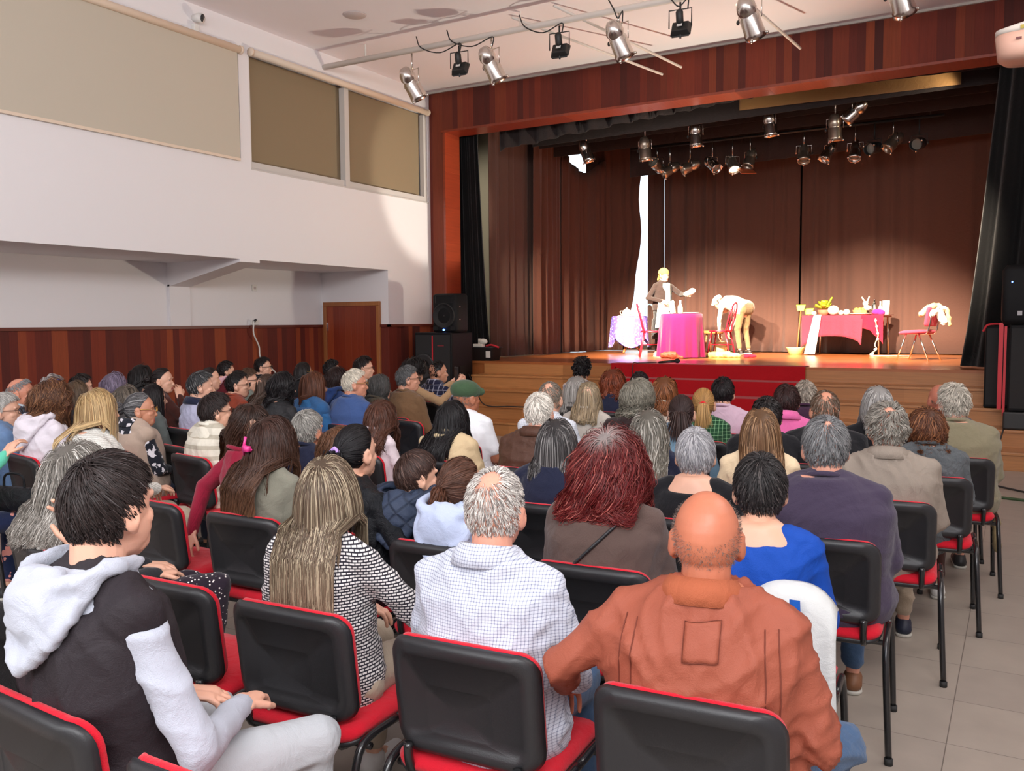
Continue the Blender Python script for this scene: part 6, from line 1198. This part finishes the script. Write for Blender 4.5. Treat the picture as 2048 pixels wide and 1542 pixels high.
def shovel(label, x, y, h):
    t = thing('toy_shovel', label, 'shovel', (x, y, HS)); obj('shaft', G().tube([(0, 0, .02), (.04, .08, h - .12)], .014, 8), woodc, t, True)
    obj('blade', G().add([(-.02, .07, h - .12), (.1, .07, h - .12), (.13, .09, h), (-.05, .09, h), (-.02, .085, h - .12), (.1, .085, h - .12), (.13, .105, h), (-.05, .105, h)], [(0, 1, 2, 3), (7, 6, 5, 4), (0, 4, 5, 1), (1, 5, 6, 2), (2, 6, 7, 3), (3, 7, 4, 0)]), plain('lime_plastic', srgb(150, 200, 30), .4), t, bevel=.01)
shovel('taller lime green long-handled scoop standing against the back curtain', -3.68, 17.1, .93); shovel('shorter lime green long-handled scoop left of the pink cloth', -3.55, 17.2, .86)
bs_ = thing('washbasin', 'pale yellow basin on the stage floor left of the long table', 'basin', (-3.62, 16.7, HS)); obj('bowl', G().lathe([(.11, 0), (.16, .13), (.17, .14), (.15, .13), (.1, .02), (0, .02)], seg=28), plain('basin_yellow', srgb(230, 226, 150), .4), bs_, True)
# conference chair with clothes
rc = thing('conference_chair', 'pink-red upholstered chair with chrome legs at the right of the stage', 'chair', (-1.22, 15.0, HS), 1.25)
pinks = cloth(s_(206, 60, 84)); g = G(); panel(g, [(.19, .19, .06, .0, 0), (.22, .21, .07, .01, 0), (.22, .21, .07, .04, 0), (.17, .16, .05, .055, 0)], lambda x, h, d_: np.stack([x, .22 + h, .42 + d_ - .12 * np.clip(h, 0, 1) + .05 * np.abs(x)], 1)); obj('seat', g, pinks, rc, True)
g = G(); panel(g, [(.17, .13, .05, .0, 0), (.2, .15, .06, .01, 0), (.2, .15, .06, .04, 0), (.15, .11, .05, .055, 0)], lambda x, h, d_: np.stack([x, -.04 - .15 * h + d_ + .4 * x * x, .68 + h], 1)); obj('backrest', g, pinks, rc, True)
for sx in (-1, 1):
    obj('leg', G().tube([(sx * .18, .30, .43), (sx * .22, .43, 0)], .013, 8), chrome, rc, True); obj('leg', G().tube([(sx * .18, .12, .43), (sx * .22, -.06, 0)], .013, 8), chrome, rc, True)
    obj('back_support', G().tube(smooth_path([(sx * .15, .2, .42), (sx * .15, .02, .42), (sx * .15, -.03, .55), (sx * .15, -.05, .7)], 4), .012, 8), chrome, rc, True)
def bundle(label, spec, loc, mt, cat='coat'):
    g = G()
    for a, b_, r0, r1 in spec: g.cap(a, b_, r0, r1, 10)
    V, F, N = remesh(*g.arr(), .014, 4); V += N * (.012 * fold_noise(V, len(label), 26))[:, None]; return tag(link('garment', mesh_np('garment', V, F, mt), None, loc), label, cat)
def loc_(v): q = np.array(Matrix.Rotation(1.25, 3, 'Z')) @ np.array(v); return q + [-1.22, 15.0, HS]
bundle('white coat thrown over the back of the pink chair', [((.05, -.05, .82), (.1, -.14, .6), .07, .06), ((.05, -.05, .8), (-.12, -.03, .72), .08, .06), ((.1, .0, .78), (.12, .06, .58), .06, .05), ((-.05, -.05, .84), (.15, -.12, .8), .05, .05)], (0, 0, 0), whc).matrix_world = Matrix.Translation((-1.22, 15.0, HS)) @ Matrix.Rotation(1.25, 4, 'Z')
bundle('tan coat thrown over the pink chair behind the white coat', [((-.1, .02, .8), (-.24, .06, .72), .06, .05), ((-.1, -.05, .84), (.1, -.05, .84), .05, .05), ((.16, -.16, .78), (.16, -.2, .55), .04, .035)], (0, 0, 0), cloth(s_(214, 180, 130))).matrix_world = Matrix.Translation((-1.22, 15.0, HS)) @ Matrix.Rotation(1.25, 4, 'Z')
# floor props
bundle('white and yellow sacking heaped on the floor in front of the bending man', [((-.2, 0, .04), (.12, .02, .05), .06, .07), ((.1, -.05, .05), (.3, 0, .04), .06, .05)], (-4.55, 15.15, HS), cloth(s_(232, 216, 120)), 'cloth')
bundle('crumpled crimson cloth right of the yellow sacking', [((0, 0, .03), (.16, .03, .03), .045, .03)], (-4.12, 15.15, HS), crim, 'cloth')
bundle('brown satchel lying in front of the magenta tablecloth', [((-.12, 0, .07), (.08, .0, .08), .06, .06), ((.05, 0, .05), (.2, .02, .04), .05, .03)], (-5.1, 14.1, HS), cloth(s_(150, 72, 52), rough=.5), 'bag')
st = thing('stool', 'small round wooden stool behind the right bentwood chair', 'stool', (-4.92, 15.9, HS)); obj('seat', G().lathe([(.17, .40), (.18, .42), (.17, .46)], seg=24), woodc, st, True)
for k in range(4): a = k * 1.57 + .6; obj('leg', G().tube([(.12 * math.cos(a), .12 * math.sin(a), .41), (.17 * math.cos(a), .17 * math.sin(a), 0)], .014, 8), woodc, st, True)
bu = thing('bucket', 'pale yellow bucket under the wooden stool', 'bucket', (-4.72, 15.7, HS)); obj('bucket_body', G().lathe([(.1, 0), (.13, .26), (.12, .26), (.09, .02)], seg=24), plain('bucket_yellow', srgb(236, 214, 150), .5), bu, True); obj('bucket_handle', G().tube(smooth_path([(-.13, 0, .25), (-.1, -.06, .16), (.1, -.06, .16), (.13, 0, .25)], 5), .006), chrome, bu, True)
mic = thing('microphone', 'black microphone lying on the stage edge above the red carpet', 'microphone', (-4.62, 12.62, HS + .035), .2); obj('mic_head', G().ell((.16, 0, .01), (.045, .035, .035)), grille, mic, True); obj('mic_body', G().tube([(.13, 0, .005), (-.12, 0, -.012)], [.022, .014], 12), blackm, mic, True); obj('mic_lead', G().tube(smooth_path([(-.12, 0, -.012), (-.3, -.02, -.02), (-.42, -.1, -.02), (-.46, -.24, -.03), (-.47, -.26, -.3)], 5), .007, 6), blackm, mic, True)
cr = thing('storage_crate', 'black plastic crate with a white label at the left end of the stage', 'crate', (-7.93, 12.75, HS)); obj('crate_body', G().loft([((0, 0, 0), .24, .16, .3), ((0, 0, .2), .27, .18, .3), ((0, 0, .21), .29, .2, .3), ((0, 0, .225), .29, .2, .3)], 36), plain('crate_black', (.02, .02, .022), .5), cr, True); obj('crate_label', G().box(.15, .24, -.185, -.18, .05, .16), whitep, cr)
tag(obj('small_lamp', G().box(-.12, .06, -.05, .05, 0, .05).box(-.03, .0, -.03, .03, .04, .14).ell((.05, 0, .09), (.09, .05, .05)), plain('enamel_white', srgb(236, 232, 220), .4), None, False, (-7.98, 12.72, HS + .226), .006), 'white spot-lit plastic case on top of the black crate', 'case'); tag(obj('red_cloth_strip', G().tube(smooth_path([(-7.85, 12.7, HS + .24), (-7.75, 12.68, HS + .26), (-7.66, 12.66, HS + .245), (-7.58, 12.66, HS + .22)], 5), .018, 8), redp, None, True), 'red strap over the right rim of the black crate', 'strap')
# ------------------------------------------------------------------ the two actors
ST = 'actors on the stage'
def apron(rt, j, hc, HM, ncc, garment, sh, pel):
    def pan(z0, z1, w0, w1, yy, nm, mt):
        g = G(); V = []; n = 14
        for k in range(12):
            t = k / 11; z = z1 + (z0 - z1) * t; w = w1 + (w0 - w1) * t
            for i in range(n):
                u = i / (n - 1) * 2 - 1; V.append((u * w, yy(z) - .06 * u * u + .008 * math.sin(u * 9), z))
        g.add(V, [(k * n + i, k * n + i + 1, (k + 1) * n + i + 1, (k + 1) * n + i) for k in range(11) for i in range(n - 1)]); o = obj(nm, g, mt, rt, True); md = o.modifiers.new('s', 'SOLIDIFY'); md.thickness = .008
    pan(.52, 1.0, .28, .19, lambda z: .175 + .05 * (1 - z), 'apron_skirt', whc)
    pan(1.0, 1.32, .10, .08, lambda z: .165, 'apron_bib', whc)
    g = G(); M = HM; g.ell((0, -.012, .035), (.09, .106, .088), None, 20); g.cap((-.0, -.1, -.02), (0, -.14, -.1), .03, .018); V, F = g.arr(); V, F, N = remesh(V @ HM.T + hc, F, .008, 2); link('headscarf', mesh_np('headscarf', V, F, cloth(s_(226, 176, 70))), rt)
    g = G(); g.cap(pel + [0, 0, .0], pel + [0, .02, -.3], .17, .2, 16); g.cap(pel + [0, 0, -.3], pel + [0, 0, -.55], .2, .21, 16); V, F = g.arr(); V[:, 2] = np.maximum(V[:, 2], .3); garment_(V, F, rt, 'skirt', blkc)
def garment_(V, F, rt, nm, mt):
    V, F, N = remesh(V, F, .013, 3); V += N * (.012 * fold_noise(V, 9, 18))[:, None]; link(nm, mesh_np(nm, V, F, mt), rt)
person('actress in a black dress, white apron and yellow headscarf standing behind the magenta table', (-5.72, 15.4), 1.60, -2.1, -2.0, fem=1, near=1, z0=HS, top=cloth(s_(44, 32, 30)), legs=cloth(s_(28, 22, 24)), shoe=(232, 222, 206), group=ST, girth=1.12, armpose='x', hpitch=-.1,
  J=dict(pel=(0, 0, .90), sh=(0, 0, 1.30), hc=(0, .035, 1.485), el=[(-.25, .22, 1.12), (.30, -.04, 1.06)], wr=[(-.15, .47, 1.12), (.16, .16, 1.0)], hip=[(-.085, 0, .87), (.085, 0, .87)], kn=[(-.09, .03, .48), (.09, .01, .48)], an=[(-.1, 0, .09), (.1, -.04, .09)], palm=[(0, 0, -1), (0, -1, 0)]), hairs=H('short', s_(60, 40, 30), n=400), extra=apron, glasses='dark')
tag(obj('dish_towel', G().ell((0, 0, 0), (.12, .06, .05), rotm(0, 0, -.3)).ell((.05, 0, .03), (.06, .05, .05)), whc, None, True, (-5.14, 15.20, HS + 1.14)), 'folded white cloth held out in the hand of the actress', 'cloth')
def flatcap2(rt, j, hc, HM, ncc, garment, sh, pel):
    g = G(); g.ell((0, -.005, .05), (.1, .125, .07), rotm(0, -.12), 24); g.cap((-.05, .1, .03), (.05, .1, .03), .03, .03); V, F = g.arr(); V, F, N = remesh(V @ HM.T + hc, F, .008, 3); link('cap', mesh_np('cap', V, F, whc), rt)
person('actor in a white cap, pale shirt and khaki trousers bending down to the floor', (-4.62, 16.75), 1.2, 1.15, 1.15, near=1, z0=HS, top=cloth(s_(196, 186, 172)), legs=cloth(s_(128, 104, 72)), shoe=(50, 40, 36), group=ST, girth=1.15, hpitch=-.75, collar='none',
  J=dict(pel=(0, -.05, .86), sh=(0, .36, 1.02), hc=(0, .60, 1.0), el=[(-.22, .38, .66), (.22, .36, .68)], wr=[(-.14, .44, .40), (.14, .42, .42)], hip=[(-.09, -.05, .84), (.09, -.05, .84)], kn=[(-.12, .02, .46), (.12, .02, .46)], an=[(-.13, -.05, .09), (.13, -.05, .09)], palm=[(0, -1, 0), (0, -1, 0)], shj=[(-.18, .34, 1.0), (.18, .34, 1.0)]), hairs=H('short', s_(90, 80, 74), n=300), extra=flatcap2)
